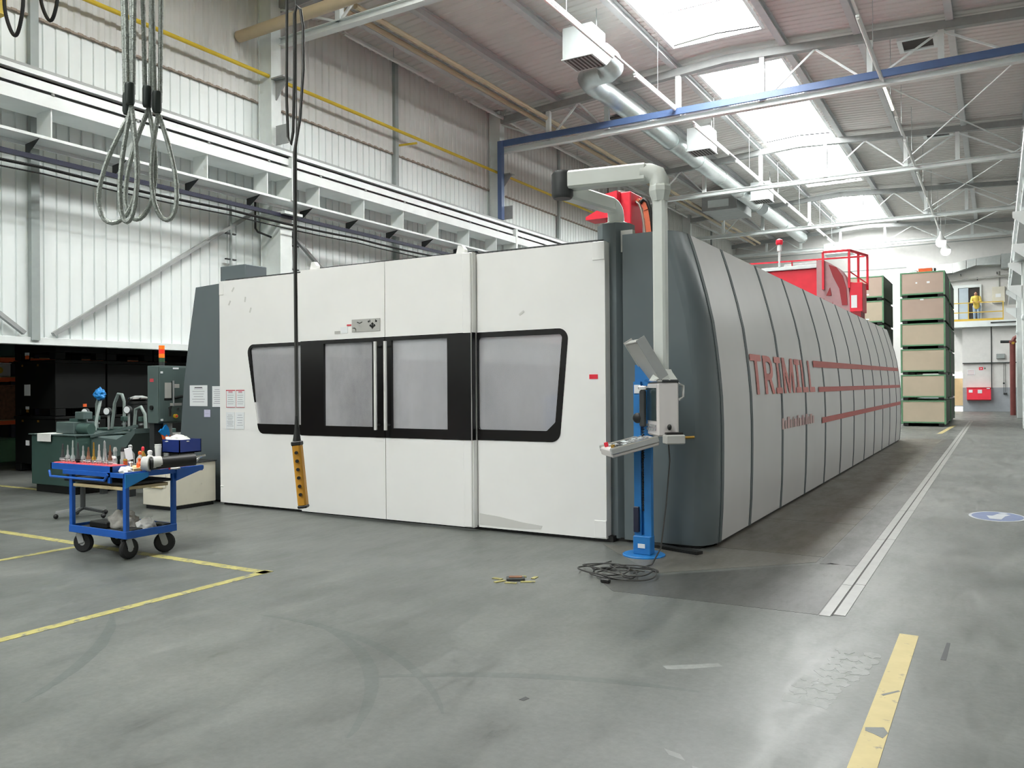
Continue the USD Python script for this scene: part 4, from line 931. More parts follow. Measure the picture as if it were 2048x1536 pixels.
an.part('lid', B().obox((-3.45, 5.85, .026), (.11, .05, .01), (.86, .51, 0), b=.003), 'mat_rust', smooth=False)
for (u, v_, l, a) in ((-.13, -.06, .1, .6), (-.15, .04, .09, -.6), (.10, -.08, .12, .0), (.02, .10, .14, .1), (.16, .06, .07, 1.1), (-.04, -.11, .1, -.2)):
    q = np.array((-3.45, 5.85, .004))+ex*u+ey*v_; an.part('tape', B().obox(q, (l, .035, .006), ex*math.cos(a)+ey*math.sin(a)), 'paint_yellow', smooth=False)

# ---------------------------------------------------------------- the blue workshop trolley
CX, CY = -7.44, 5.0
tr = Thing('workshop_trolley', 'blue steel workshop trolley with open lower shelf on black castors', 'trolley', (CX, CY, 0))
xa, xb, ya, yb_ = -7.89, -6.99, 4.72, 5.27
for x in (xa, xb-.045):
    for y in (ya, yb_-.04): tr.part('leg', B().box(x, y, .21, x+.045, y+.04, .80, b=.004), 'cart_blue', smooth=False)
tr.part('lower_shelf', B().box(xa+.02, ya+.02, .24, xb-.02, yb_-.02, .25), 'dark_steel', smooth=False)
lr = B(); lr.box(xa, ya-.004, .205, xb, ya+.012, .275, b=.003).box(xa, yb_-.012, .205, xb, yb_+.004, .275, b=.003).box(xa-.004, ya, .205, xa+.012, yb_, .275, b=.003).box(xb-.012, ya, .205, xb+.004, yb_, .275, b=.003)
tr.part('shelf_rim', lr, 'cart_blue', smooth=False)
tr.part('top', B().box(xa-.05, ya-.02, .795, xb+.01, yb_+.30, .815, b=.003), 'dark_steel', smooth=False)
tr.part('top_rim', B().box(xb+.008, ya-.02, .775, xb+.02, yb_+.30, .83, b=.003).box(xa-.06, ya-.03, .775, xb+.01, ya-.018, .82, b=.003), 'cart_blue', smooth=False)
tr.part('corner_gusset', B().poly(Polygon([(ya-.02, .815), (ya+.22, .815), (ya+.22, .77), (ya-.02, .68)]), 'yz', xb+.02, xb+.03), 'cart_blue_light', smooth=False)
tr.part('corner_gusset', B().poly(Polygon([(yb_-.02, .815), (yb_+.30, .825), (yb_+.30, .79), (yb_-.02, .70)]), 'yz', xb+.02, xb+.03), 'cart_blue', smooth=False)
tr.part('middle_plate', B().box(xa-.10, ya+.01, .70, xb-.03, yb_-.03, .725, b=.003), 'black', smooth=False)
tr.part('middle_board', B().box(xa+.06, ya+.005, .655, xb-.06, yb_-.05, .685, b=.003), 'wood', smooth=False)
for x, y, rz in ((xa+.11, ya+.08, 25), (xb-.09, ya+.09, 95), (xb-.08, yb_-.08, 60), (xa+.1, yb_-.09, 10)):
    a = math.radians(rz); dx, dy = math.cos(a), math.sin(a); c = np.array((x, y, .098)); nrm = np.array((-dy, dx, 0))
    wv, wf = B().lathe([(.02, -.026), (.084, -.026), (.098, -.014), (.098, .014), (.084, .026), (.02, .026)], (0, 0, 0), 24).mesh()
    R = np.array([(dx, dy, 0), (0, 0, 1), nrm]); wp = tr.part('castor', B().add(wv@R+c, wf), 'rubber')
    fk = B()
    for s in (-1, 1): fk.bar(c+nrm*s*.037, c+nrm*s*.037+np.array((-dx*.03, -dy*.03, .095)), .06, .006, up=nrm)
    fk.box(x-.05, y-.05, .192, x+.05, y+.05, .206)
    tr.part('fork', fk, 'steel_grey', under=wp, smooth=False); tr.part('hub', B().cyl(c-nrm*.028, c+nrm*.028, .03, n=14), 'steel_grey', under=wp)

# tool tray sitting on the trolley with its tool holders
tt = Thing('tool_tray', 'long blue tool tray with a red insert on the front of the trolley', 'tray', (-7.66, 4.78, .815))
ty = 4.70
tt.part('frame', B().box(-8.17, ty, .815, -7.18, ty+.015, .875).box(-8.17, ty+.16, .815, -7.18, ty+.175, .875).box(-8.17, ty, .815, -8.155, ty+.17, .875).box(-7.195, ty, .815, -7.18, ty+.17, .875), 'cart_blue', smooth=False)
tt.part('base', B().box(-8.16, ty+.01, .815, -7.19, ty+.165, .83), 'cart_blue', smooth=False)
for k in range(11): tt.part('insert_block', B().box(-8.15+.087*k, ty+.016, .84, -8.15+.087*k+.083, ty+.158, .882, b=.004), 'print_red', smooth=False)
tt.part('handle', B().tube([(-8.16, ty-.02, .80), (-8.12, ty-.03, .745), (-7.24, ty-.03, .745), (-7.2, ty-.02, .80)], .012, 8).box(-7.22, ty-.01, .72, -7.18, ty+.01, .82), 'cart_blue')
kinds = [('silver', 'dark_steel', .11, .018), ('chrome', 'steel_grey', .10, .012), ('silver', 'glass_bottle', .15, .014), ('black', 'dark_steel', .13, .018), ('chrome', 'steel_grey', .10, .014), ('silver', 'mat_rust', .09, .017), ('chrome', 'brass', .14, .014), ('silver', 'plate_grey', .12, .016), ('chrome', 'silver', .16, .02), ('silver', 'mat_rust', .12, .016)]
ordn = 'first second third fourth fifth sixth seventh eighth ninth tenth'.split()
looks = ['dark conical', 'slim grey', 'tall clear-sleeved', 'black boxy', 'short grey', 'rusty squat', 'brass-tipped', 'pale grey', 'thick bright', 'rust-tipped']
for k, (m1, m2, h, r) in enumerate(kinds):
    x = -8.105+.087*k; y = ty+.085; t = Thing('tool_holder', f'{looks[k]} tool holder standing in the red tray insert, {ordn[k]} from the left', 'tool holder', (x, y, .882), group='tool holders in the red tray')
    t.part('flange', B().lathe([(.02, 0), (.02, .012), (.031, .016), (.031, .022), (.027, .026), (.031, .03), (.031, .036), (.02, .04)], (x, y, .882), 18), m1)
    t.part('collet', B().lathe([(.022, .04), (.02, .06), (r*.8, .075), (r*.7, .07+h*.5)], (x, y, .882), 14), m2)
    t.part('cutter', B().lathe([(r*.5, .06+h*.5), (r*.5, .07+h*.9), (r*.2, .07+h)], (x, y, .882), 10), m2)

# clutter on the trolley top and round about
def bottle(x, y, z, h, r, mb, mc_, label):
    t = Thing('bottle', label, 'bottle', (x, y, z), group='bottles on the trolley')
    t.part('body', B().lathe([(r, 0), (r, h*.6), (r*.45, h*.75), (r*.4, h*.82)], (x, y, z), 14), mb); t.part('cap', B().lathe([(r*.5, h*.82), (r*.5, h*.95), (r*.2, h)], (x, y, z), 12), mc_)
ZT_ = .815
bottle(-7.16, 4.99, ZT_, .19, .034, 'plate_grey', 'orange', 'grey bottle with an orange cap at the middle of the trolley top')
bottle(-7.07, 4.92, ZT_, .13, .026, 'orange', 'orange', 'short orange bottle on the trolley top')
bottle(-7.30, 5.12, ZT_, .22, .028, 'brass', 'red', 'yellow-bodied bottle with a red tip at the back of the trolley')
bottle(-7.05, 5.02, ZT_, .20, .045, 'cloth_white', 'cloth_white', 'white spray bottle on the trolley top')
bottle(-7.40, 5.05, ZT_, .24, .04, 'silver', 'steel_grey', 'bright metal canister in the middle of the trolley')
for k, (x, y, h, r, m1, m2, lab) in enumerate(((-7.62, 4.98, .17, .03, 'silver', 'black', 'bright metal arbor with a black top behind the tool tray'), (-7.52, 5.06, .21, .035, 'plate_grey', 'black', 'grey cylinder with a black rim behind the tool tray'), (-7.50, 4.94, .13, .028, 'cloth_white', 'cloth_white', 'small white tub behind the tool tray'), (-7.22, 4.93, .09, .03, 'silver', 'silver', 'squat bright metal ring at the middle of the trolley'), (-7.72, 5.1, .2, .022, 'glass_bottle', 'plate_grey', 'clear tube at the back left of the trolley'), (-7.33, 4.95, .11, .024, 'orange', 'brass', 'small orange cap beside the metal canister'))):
    t = Thing('trolley_item', lab, 'workshop part', (x, y, ZT_), group='parts on the trolley top')
    t.part('body', B().lathe([(r*.9, 0), (r, .01), (r, h*.4), (r*.8, h*.45), (r*.8, h*.8)], (x, y, ZT_), 16), m1); t.part('top', B().lathe([(r*.85, h*.8), (r*.9, h*.86), (r*.6, h)], (x, y, ZT_), 16), m2)
t = Thing('paper_pad', 'white card propped up behind the tool tray', 'card', (-7.36, 5.0, ZT_)); t.part('card', B().obox((-7.38, 5.02, ZT_+.15), (.08, .012, .12), (.9, .3, .2), b=.003), 'paper', smooth=False); t.part('support', B().box(-7.40, 5.03, ZT_, -7.36, 5.06, ZT_+.12), 'dark_steel', smooth=False)
t = Thing('cardboard_box', 'low tan cardboard box at the near middle of the trolley', 'box', (-7.09, 4.87, ZT_)); t.part('box', B().box(-7.17, 4.83, ZT_, -7.03, 4.91, ZT_+.04, b=.004), 'cardboard', smooth=False); t.part('flap', B().obox((-7.10, 4.915, ZT_+.05), (.13, .03, .003), (1, 0, 0), (0, -.5, 1)), 'cardboard', smooth=False)
def rag(x, y, z, sx_, sy_, sz_, mat, label, seed):
    m = trimesh.creation.icosphere(3); v = np.array(m.vertices)
    n = meshkit.fbm(v*2.3+seed*7.1, 4, seed)-.5; v = v*(1+.9*n[:, None]); v[:, 2] = np.where(v[:, 2] < -.25, -.25, v[:, 2]); v = v*np.array((sx_, sy_, sz_))+np.array((x, y, z+.25*sz_))
    solo('cleaning_rag', B().add(v, m.faces), mat, label, 'cloth', 'rags about the trolley', smooth=True)
rag(-7.40, 4.98, .25, .17, .12, .13, 'cloth_grey', 'crumpled grey-white rag heap on the lower trolley shelf', 1)
rag(-7.16, 5.05, .25, .09, .08, .08, 'cloth_white', 'small white rag on the lower shelf, right of the heap', 2)
rag(-7.09, 4.80, ZT_, .07, .06, .05, 'cloth_white', 'white rag at the near corner of the trolley top', 3)
rag(-7.10, 5.25, ZT_, .16, .09, .06, 'cloth_white', 'white rag at the back of the trolley top', 4)
rag(-7.30, 5.42, ZT_, .16, .09, .07, 'cloth_grey', 'grey rag behind the bottles on the trolley', 5)
pr_ = Thing('steel_strip_roll', 'roll of grey strip with a black core lying on the trolley', 'roll', (-6.93, 5.0, ZT_))
pr_.part('roll', B().cyl((-7.02, 4.93, ZT_+.075), (-6.965, 4.965, ZT_+.075), .072, n=24), 'plate_grey'); pr_.part('bar', B().cyl((-6.97, 4.96, ZT_+.075), (-6.80, 5.34, ZT_+.095), .058, n=20), 'black')
pr_.part('sleeve', B().cyl((-6.955, 4.975, ZT_+.085), (-6.93, 5.05, ZT_+.085), .06, n=20), 'plate_grey')
for k, (x, y, z, a) in enumerate(((-7.03, 5.18, ZT_, .4), (-7.00, 5.25, ZT_+.03, .2), (-7.04, 5.36, ZT_, .9), (-7.06, 5.45, ZT_, .1))):
    t = Thing('insert_box', ('red cutting insert box at the right trolley edge, nearest', 'red and white insert box stacked on the nearest one', 'red and white insert box farther along the right trolley edge', 'flat red insert box at the far trolley corner')[k], 'box', (x, y, z), group='insert boxes on the trolley')
    c, s = math.cos(a), math.sin(a)
    t.part('box', B().obox((x, y, z+.014), (.12, .07, .028), (c, s, 0), b=.003), 'red' if k == 0 else 'print_red', smooth=False); t.part('label', B().obox((x, y, z+.0285), (.09, .03, .002), (c, s, 0)), 'paper', smooth=False)
t = Thing('chuck_key', 'bright metal chuck key standing at the far trolley corner', 'tool', (-6.98, 5.5, ZT_))
t.part('shaft', B().cyl((-7.02, 5.48, ZT_+.01), (-6.96, 5.52, ZT_+.10), .012, n=10), 'chrome'); t.part('handle', B().cyl((-7.0, 5.48, ZT_+.09), (-6.92, 5.56, ZT_+.115), .012, n=10), 'chrome')
t = Thing('tool_box', 'dark flat tool case on the lower shelf of the trolley', 'case', (-7.6, 4.9, .25)); t.part('case', B().box(-7.72, 4.82, .25, -7.45, 4.99, .31, b=.01), 'black', smooth=False); t.part('latch', B().box(-7.74, 4.86, .262, -7.72, 4.92, .30, b=.004), 'red_dark', smooth=False)
t = Thing('steel_plate', 'dark steel plate on the right half of the lower shelf', 'plate', (-7.15, 5.1, .25)); t.part('plate', B().box(-7.24, 5.14, .25, -7.04, 5.24, .28, b=.004).box(-7.22, 4.82, .25, -7.05, 4.94, .275, b=.004), 'dark_steel', smooth=False)

# beige cabinet beside the machine with blue bin
bc = Thing('beige_cabinet', 'low cream metal cabinet on the floor at the left machine end', 'cabinet', (-9.64, 7.35, 0))
bc.part('body', B().box(-9.93, 6.96, .05, -9.37, 7.70, .60, b=.008), 'beige_cab', smooth=False); bc.part('plinth', B().box(-9.90, 6.99, 0, -9.40, 7.68, .05), 'black', smooth=False)
bc.part('rim', B().box(-9.94, 6.95, .60, -9.36, 7.71, .615), 'dark_steel', smooth=False); bc.part('drawer_front', B().box(-9.86, 6.948, .30, -9.44, 6.962, .52, b=.003), 'beige_cab', smooth=False); bc.part('drawer_pull', B().box(-9.82, 6.935, .29, -9.5, 6.95, .305, b=.003), 'wood', smooth=False)
bb = Thing('blue_bin', 'dark blue plastic bin with white cloths on the cream cabinet', 'bin', (-9.6, 7.35, .615))
bb.part('bin', B().box(-9.78, 7.15, .74, -9.42, 7.5, .755).box(-9.78, 7.15, .74, -9.77, 7.5, .92).box(-9.43, 7.15, .74, -9.42, 7.5, .92).box(-9.78, 7.15, .74, -9.42, 7.16, .92).box(-9.78, 7.49, .74, -9.42, 7.5, .92), 'crate_blue', smooth=False); bb.part('stand', B().box(-9.7, 7.2, .615, -9.5, 7.45, .74), 'dark_steel', smooth=False)
rag(-9.66, 7.30, .86, .22, .15, .09, 'cloth_white', 'white cloths spilling over the dark blue bin', 6)
t = Thing('white_cup', 'stack of white paper cups beside the blue bin', 'cups', (-9.72, 6.99, .615)); t.part('cup_stack', B().lathe([(.03, 0), (.042, .2), (.046, .21), (.042, .24), (.046, .25)], (-9.70, 7.03, .615), 14), 'cloth_white')

# electric switch cabinet on its post with a stack lamp
ec = Thing('switch_cabinet', 'grey-green electric switch cabinet on a post left of the machine', 'electrical cabinet', (-10.85, 7.9, 0))
ec.part('box', B().box(-10.84, 7.68, 1.10, -10.6, 8.24, 1.95, b=.008), 'cab_green', smooth=False)
ec.part('door', B().box(-10.6, 7.70, 1.12, -10.588, 8.22, 1.93, b=.004), 'cab_green', smooth=False)
ec.part('window', B().box(-10.588, 7.79, 1.47, -10.583, 7.90, 1.70), 'plate_grey', smooth=False); ec.part('window_rim', B().box(-10.588, 7.78, 1.44, -10.585, 7.91, 1.47).box(-10.588, 7.90, 1.44, -10.585, 7.915, 1.72), 'black', smooth=False)
ec.part('lock_bar', B().cyl((-10.578, 7.935, 1.35), (-10.578, 7.935, 1.73), .012, n=8), 'silver')
ec.part('handle', B().tube([(-10.58, 7.86, 1.32), (-10.55, 7.87, 1.34), (-10.55, 7.85, 1.30), (-10.55, 7.85, 1.20)], .018, 8), 'black'); ec.part('cable_hook', B().tube([(-10.58, 7.95, 1.47), (-10.55, 8.05, 1.49), (-10.55, 8.18, 1.48), (-10.56, 8.2, 1.50)], .02, 8), 'black')
ec.part('rotary_switch', B().cyl((-10.588, 7.96, 1.20), (-10.55, 7.96, 1.20), .032, n=16), 'yellow'); ec.part('knob', B().cyl((-10.55, 7.96, 1.20), (-10.535, 7.96, 1.20), .014, n=10), 'red'); ec.part('knob', B().cyl((-10.588, 8.01, 1.31), (-10.57, 8.01, 1.31), .016, n=10), 'dark_steel')
ec.part('label_strip', B().box(-10.588, 7.88, 1.355, -10.584, 8.08, 1.395), 'plate_grey', smooth=False)
for y, z in ((7.74, 1.85), (7.74, 1.15)): ec.part('label_spot', B().box(-10.588, y-.02, z-.015, -10.584, y+.02, z+.015), 'paper', smooth=False)
ec.part('label_sign', B().box(-10.588, 7.95, 1.62, -10.584, 8.04, 1.68), 'plate_grey', smooth=False); ec.part('label_spot', B().box(-10.588, 7.93, 1.90, -10.584, 8.03, 1.925), 'paper', smooth=False)
ec.part('red_spot', B().box(-10.77, 7.674, 1.71, -10.69, 7.681, 1.76), 'print_red', smooth=False); ec.part('socket', B().cyl((-10.73, 7.682, 1.33), (-10.73, 7.66, 1.33), .035, n=14), 'black')
ec.part('post', B().box(-10.72, 7.86, .03, -10.62, 7.94, 1.10), 'steel_grey', smooth=False); ec.part('back_panel', B().box(-10.85, 7.72, .40, -10.74, 7.9, 1.10), 'dark_steel', smooth=False); ec.part('base', B().box(-10.85, 7.75, 0, -10.55, 8.1, .03), 'dark_steel', smooth=False)
ec.part('tray', B().box(-10.72, 7.95, .72, -10.5, 8.25, .95, b=.01), 'plate_grey', smooth=False)
sk = ec.part('stack_lamp', B().cyl((-10.72, 7.84, 1.95), (-10.72, 7.84, 2.01), .04, n=14), 'dark_steel')
for k, m in enumerate(('green_lamp', 'amber_lamp', 'red_lamp', 'amber_lamp')): ec.part('lens', B().cyl((-10.72, 7.84, 2.01+.062*k), (-10.72, 7.84, 2.068+.062*k), .042, n=16), m, under=sk)
t = Thing('blue_orange_glove', 'blue and orange work glove hung under the switch cabinet', 'glove', (-10.6, 7.75, .8))
gl = [(7.70, .98), (7.74, 1.02), (7.76, 1.0), (7.79, 1.06), (7.82, 1.08), (7.86, 1.02), (7.88, .93), (7.85, .90), (7.82, .93), (7.79, .90), (7.75, .93)]
t.part('cuff', B().poly(Polygon(gl), 'yz', -10.62, -10.59), 'cart_blue_light', smooth=False); t.part('palm', B().poly(Polygon([(7.75, .93), (7.79, .90), (7.82, .93), (7.85, .90), (7.88, .93), (7.88, .84), (7.84, .80), (7.78, .82)]), 'yz', -10.62, -10.588), 'orange', smooth=False)

# dark green coolant tank with its pump gear
gt = Thing('coolant_tank', 'dark green coolant tank with sloping chute left of the trolley', 'tank', (-12.6, 7.6, 0))
gt.part('body', B().box(-13.22, 7.30, .12, -12.02, 8.3, .90, b=.01), 'tank_green', smooth=False); gt.part('lid', B().box(-13.25, 7.27, .90, -12.0, 8.33, .915), 'cab_green', smooth=False)
gt.part('base', B().box(-13.15, 7.34, .0, -12.1, 8.2, .12), 'black', smooth=False)
gt.part('chute', B().poly(Polygon([(-12.02, .45), (-11.3, .62), (-10.95, .95), (-10.95, 1.02), (-11.4, .85), (-12.02, .88)]), 'xz', 7.55, 8.05), 'cab_green', smooth=False)
gt.part('chute_rim', B().bar((-12.0, 7.54, .88), (-10.98, 7.6, 1.06), .05, .04), 'cab_green', smooth=False)
gt.part('leg', B().box(-11.25, 7.6, 0, -11.15, 7.7, .64).box(-11.9, 7.6, 0, -11.82, 7.68, .5), 'dark_steel', smooth=False)
gt.part('foot_rail', B().bar((-12.0, 7.5, .22), (-10.9, 7.6, .25), .05), 'plate_grey', smooth=False)
gt.part('motor_box', B().box(-12.80, 7.45, .915, -12.32, 7.8, 1.10, b=.01), 'cab_green', smooth=False); gt.part('motor', B().cyl((-12.32, 7.55, 1.0), (-12.1, 7.6, .99), .085, n=16), 'tank_green'); gt.part('terminal_box', B().box(-12.46, 7.55, 1.14, -12.22, 7.7, 1.26, b=.01), 'cab_green', smooth=False); gt.part('neck', B().box(-12.60, 7.55, 1.10, -12.38, 7.7, 1.15), 'tank_green', smooth=False)
solo('cleaning_rag', B().box(-12.98, 7.255, .80, -12.62, 7.27, .925, b=.004).box(-12.98, 7.255, .915, -12.62, 7.5, .925, b=.003), 'cloth_white', 'white cloth draped over the edge of the green tank', 'cloth', 'rags about the trolley', smooth=False)
pu = Thing('pump_station', 'pump station of hoses, valves and round pressure gauges behind the green tank', 'pump', (-12.70, 8.6, 0))
pu.part('base', B().box(-13.40, 8.4, .1, -11.80, 8.9, .95, b=.01), 'tank_green', smooth=False)
for x, y, z in ((-13.48, 8.38, 1.22), (-12.86, 8.38, 1.24), (-12.28, 8.36, 1.27)):
    g = pu.part('gauge', B().cyl((x, y, z), (x+.02, y-.05, z), .065, n=20), 'dark_steel'); pu.part('dial', B().cyl((x+.02, y-.05, z), (x+.021, y-.053, z), .055, n=20), 'paper', under=g); pu.part('stem', B().cyl((x, y, z-.06), (x, y, .93), .018, n=8), 'steel_grey', under=g)
for k, pth in enumerate(([(-13.22, 8.4, .95), (-13.22, 8.4, 1.35), (-13.16, 8.4, 1.48), (-13.06, 8.38, 1.50), (-12.97, 8.3, 1.38), (-12.90, 8.2, 1.15), (-12.80, 8.1, .92)], [(-12.80, 8.4, .95), (-12.72, 8.4, 1.38), (-12.62, 8.4, 1.53), (-12.52, 8.4, 1.52), (-12.46, 8.4, 1.40), (-12.46, 8.4, .95)], [(-12.20, 8.4, .95), (-12.16, 8.4, 1.28), (-12.02, 8.4, 1.32), (-11.92, 8.4, 1.2), (-11.90, 8.4, .95)])):
    pu.part('hose', B().tube(pth, .026, 8), 'hose_grey')
pu.part('filter_vessel', B().lathe([(.16, .0), (.16, .40), (.17, .41), (.17, .45), (.08, .50)], (-12.45, 8.66, .95), 20), 'black'); pu.part('vessel_lid', B().lathe([(.175, 0), (.175, .025), (.06, .06)], (-12.45, 8.66, 1.44), 20), 'chrome')
for x in (-13.22, -12.46, -12.00): pu.part('valve', B().box(x-.05, 8.36, 1.08, x+.05, 8.44, 1.16, b=.01), 'tank_green', smooth=False); pu.part('valve_collar', B().cyl((x, 8.4, 1.02), (x, 8.4, 1.05), .045, n=12), 'silver')
pu.part('cap_knob', B().cyl((-13.53, 8.38, 1.31), (-13.53, 8.38, 1.36), .03, n=10), 'orange')
fb = Thing('funnel_bag', 'bright blue rag tied on top of the pump hoses', 'cloth', (-13.10, 8.3, 1.5)); m = trimesh.creation.icosphere(3); v = np.array(m.vertices); v = v*(1+1.3*(meshkit.fbm(v*2+3, 3, 5)-.5))[:, None]*np.array((.10, .08, .085))+np.array((-13.00, 8.32, 1.52)); fb.part('cloth', B().add(v, m.faces), 'cart_blue_light', smooth=True)
fb.part('stem', B().cyl((-13.00, 8.32, 1.32), (-13.00, 8.32, 1.48), .03, n=8), 'black')
of = Thing('office_chair_base', 'dark five-star stool base on the floor behind the trolley', 'stool', (-10.3, 6.2, 0))
of.part('column', B().cyl((-9.9, 6.1, .12), (-9.9, 6.1, .52), .03, n=10), 'dark_steel'); of.part('seat', B().lathe([(.18, 0), (.2, .03), (.17, .07)], (-9.9, 6.1, .52), 20), 'black')
for k in range(5):
    a = 2*math.pi*k/5+.3; of.part('leg', B().bar((-9.9, 6.1, .12), (-9.9+.3*math.cos(a), 6.1+.3*math.sin(a), .08), .04, .03), 'steel_grey' if k % 2 else 'dark_steel', smooth=False); of.part('caster', B().ball((-9.9+.3*math.cos(a), 6.1+.3*math.sin(a), .03), .03, 1), 'black')

# stacked black containers under the left wall
CRW = ('nearest', 'middle', 'farthest')
def black_crate(x, y, z, dy, lab):
    t = Thing('black_container', lab, 'container', (x, y, z), group='black containers under the left wall', local=True)
    t.part('body', B().box(-.7, -dy/2, .14, .7, dy/2, 1.02, b=.01), 'black_crate', smooth=False); t.part('rim', B().box(-.72, -dy/2-.02, 1.02, .72, dy/2+.02, 1.075, b=.008), 'black_crate', smooth=False)
    for sx_ in (-.6, .6):
        for sy_ in (-1, 1): t.part('foot', B().box(sx_-.1, sy_*(dy/2-.1)-.1, 0, sx_+.1, sy_*(dy/2-.1)+.1, .14, b=.01), 'black_crate', smooth=False)
    return t
for c_, yy in enumerate((9.47, 10.53, 11.59)):
    for lv in range(3):
        t = black_crate(-16.1, yy, .02+1.085*lv, 1.02, f'black steel container, {("bottom", "middle", "top")[lv]} of the {CRW[c_]} stack under the left wall')
        if c_ == 0:
            zs_ = {0: ((.55, .06, .05, 'paper'),), 1: ((.5, .10, .11, 'paper'), (.15, .06, .03, 'paper'), (.09, .04, .03, 'brass')), 2: ((.12, .07, .03, 'paper'), (.06, .06, .04, 'orange'))}[lv]
            for zc, hw_, hh, m in zs_: t.part('sticker', B().box(-.25-hw_, -.52, zc-hh, -.25+hw_, -.511, zc+hh), m, smooth=False)
            for sx_ in (-.42, .12): t.part('plug', B().box(sx_-.025, -.52, .96, sx_+.025, -.511, 1.0), 'brass', smooth=False)
# pallet rack in the next aisle
pk = Thing('pallet_rack', 'pallet rack with orange beams seen at the far left edge', 'rack', (-19.5, 8, 0))
for y in (4.0, 7.0, 10.6, 14): 
    for x in (-19.0, -20.0): pk.part('upright', B().box(x-.05, y-.05, 0, x+.05, y+.05, 3.6), 'navy', smooth=False)
for z in (.9, 1.86, 2.30, 3.3):
    for x in (-18.96, -20.04): pk.part('beam', B().box(x-.025, 4, z-.06, x+.025, 14, z+.03), 'orange', smooth=False)
    pk.part('shelf', B().box(-20, 4, z+.03, -19, 14, z+.05), 'wood', smooth=False)
for k, (y, z, dy, h, m, lab) in enumerate(((9.9, 2.35, .7, .5, 'tank_green', 'greenish box on the top visible level of the orange rack'), (9.2, 2.35, .5, .45, 'wood', 'tan box beside the greenish one on the orange rack'), (9.8, 1.91, .5, .28, 'plate_grey', 'grey part with a yellow disc on the orange rack'), (9.6, .95, 1.2, .75, 'mat_rust', 'brown crate in the middle of the orange rack'), (9.6, .0, 1.3, .5, 'crate_green', 'green box on the floor under the orange rack'), (8.2, .95, 1.0, .7, 'plate_grey', 'grey box on the orange rack farther left'), (8.3, 0, 1.0, .6, 'dark_steel', 'dark box on the floor under the orange rack'))):
    t = Thing('rack_box', lab, 'box', (-19.45, y, z), group='boxes in the orange rack', local=True); t.part('body', B().box(-.45, -dy/2, .0, .45, dy/2, h, b=.015), m, smooth=False); t.part('lid', B().box(-.46, -dy/2-.01, h, .46, dy/2+.01, h+.03, b=.008), m, smooth=False)
    if k == 2: t.part('disc', B().cyl((.45, 0, .14), (.47, 0, .14), .07, n=16), 'yellow')
# ---------------------------------------------------------------- crate stacks at the far end
def crate(x, y, z, lab, grp, pink=False, dy=3.2):
    t = Thing('storage_crate', lab, 'crate', (x, y, z), group=grp, local=True)
    w, h = .755, .955
    t.part('front_board', B().box(-w+.05, -.02, .15, w-.05, .01, h-.04), 'crate_board_pink' if pink else 'crate_board', smooth=False)
    for s in (-1, 1): t.part('side_board', B().box(s*(w-.02)-.01, .05, .15, s*(w-.02)+.01, dy-.05, h-.03), 'crate_green_dark', smooth=False)
    for s in (-1, 1): t.part('post', B().box(s*(w-.025)-.03, -.035, .06, s*(w-.025)+.03, .03, h, b=.004), 'crate_green', smooth=False); t.part('post', B().box(s*(w-.025)-.03, dy-.03, .06, s*(w-.025)+.03, dy+.03, h, b=.004), 'crate_green', smooth=False)
    t.part('rail', B().box(-w, -.03, h-.05, w, .02, h, b=.004), 'crate_green', smooth=False); t.part('rail', B().box(-w, -.03, .10, w, .02, .155, b=.004), 'crate_green', smooth=False)
    for s in (-1, 1): t.part('side_rail', B().box(s*(w-.02)-.02, 0, h-.05, s*(w-.02)+.02, dy, h, b=.004), 'crate_green_dark', smooth=False); t.part('side_rail', B().box(s*(w-.02)-.02, 0, .10, s*(w-.02)+.02, dy, .155, b=.004), 'crate_green_dark', smooth=False)
    t.part('back_board', B().box(-w+.05, dy-.01, .15, w-.05, dy+.01, h-.04), 'crate_green_dark', smooth=False)
    t.part('floor_board', B().box(-w+.05, 0, .10, w-.05, dy, .13), 'crate_green_dark', smooth=False)
    for s in (-1, 1): t.part('skid', B().box(s*.6-.09, .0, 0, s*.6+.09, dy, .10, b=.004), 'black', smooth=False)
    return t
LV = ('bottom', 'second from the floor', 'third from the floor', 'third from the top', 'second from the top', 'topmost')
tags = {5: ((.2, .55, .05, .035), (-.2, .55, .03, .03)), 4: ((-.02, .88, .06, .025),), 3: ((.05, .93, .05, .02),)}
for lv in range(6):
    t = crate(-2.42, 34.4, .02+.968*lv, f'green-framed crate with beige board, {LV[lv]} in the front right stack', 'crates in the right stack', lv >= 4)
    for x, z, a, b in tags.get(lv, ()): t.part('tag', B().box(x-a, -.028, z-b, x+a, -.019, z+b), 'paper', smooth=False)
for lv in range(6): crate(-2.42, 38.2, .02+.968*lv, f'green-framed crate, {LV[lv]} in the stack hidden behind the right front stack', 'crates behind the right stack')
for lv in range(6):
    t = crate(-4.62, 35.4, .02+.985*lv, f'green-framed crate, {LV[lv]} in the left stack beyond the red gantry', 'crates in the left stack', lv == 5)
    if lv in (4, 5): t.part('tag', B().box(.1, -.028, .2, .22, -.019, .26), 'paper', smooth=False)
zt = .02+.968*6-.012
for x0, x1, h, m, nm, lab in ((-2.56, -2.10, .13, 'orange', 'orange_box', 'flat orange box on top of the right crate stack'), (-2.78, -2.60, .07, 'box_white', 'white_box', 'small white box on top of the right crate stack'), (-2.04, -1.98, .11, 'black', 'black_box', 'small black box at the right on top of the crate stack')):
    t = Thing(nm, lab, 'box', ((x0+x1)/2, 34.7, zt), local=True); w_ = (x1-x0)/2; t.part('body', B().box(-w_, -.2, 0, w_, .2, h, b=.008), m, smooth=False); t.part('lid', B().box(-w_-.005, -.205, h, w_+.005, .205, h+.012, b=.004), m, smooth=False)

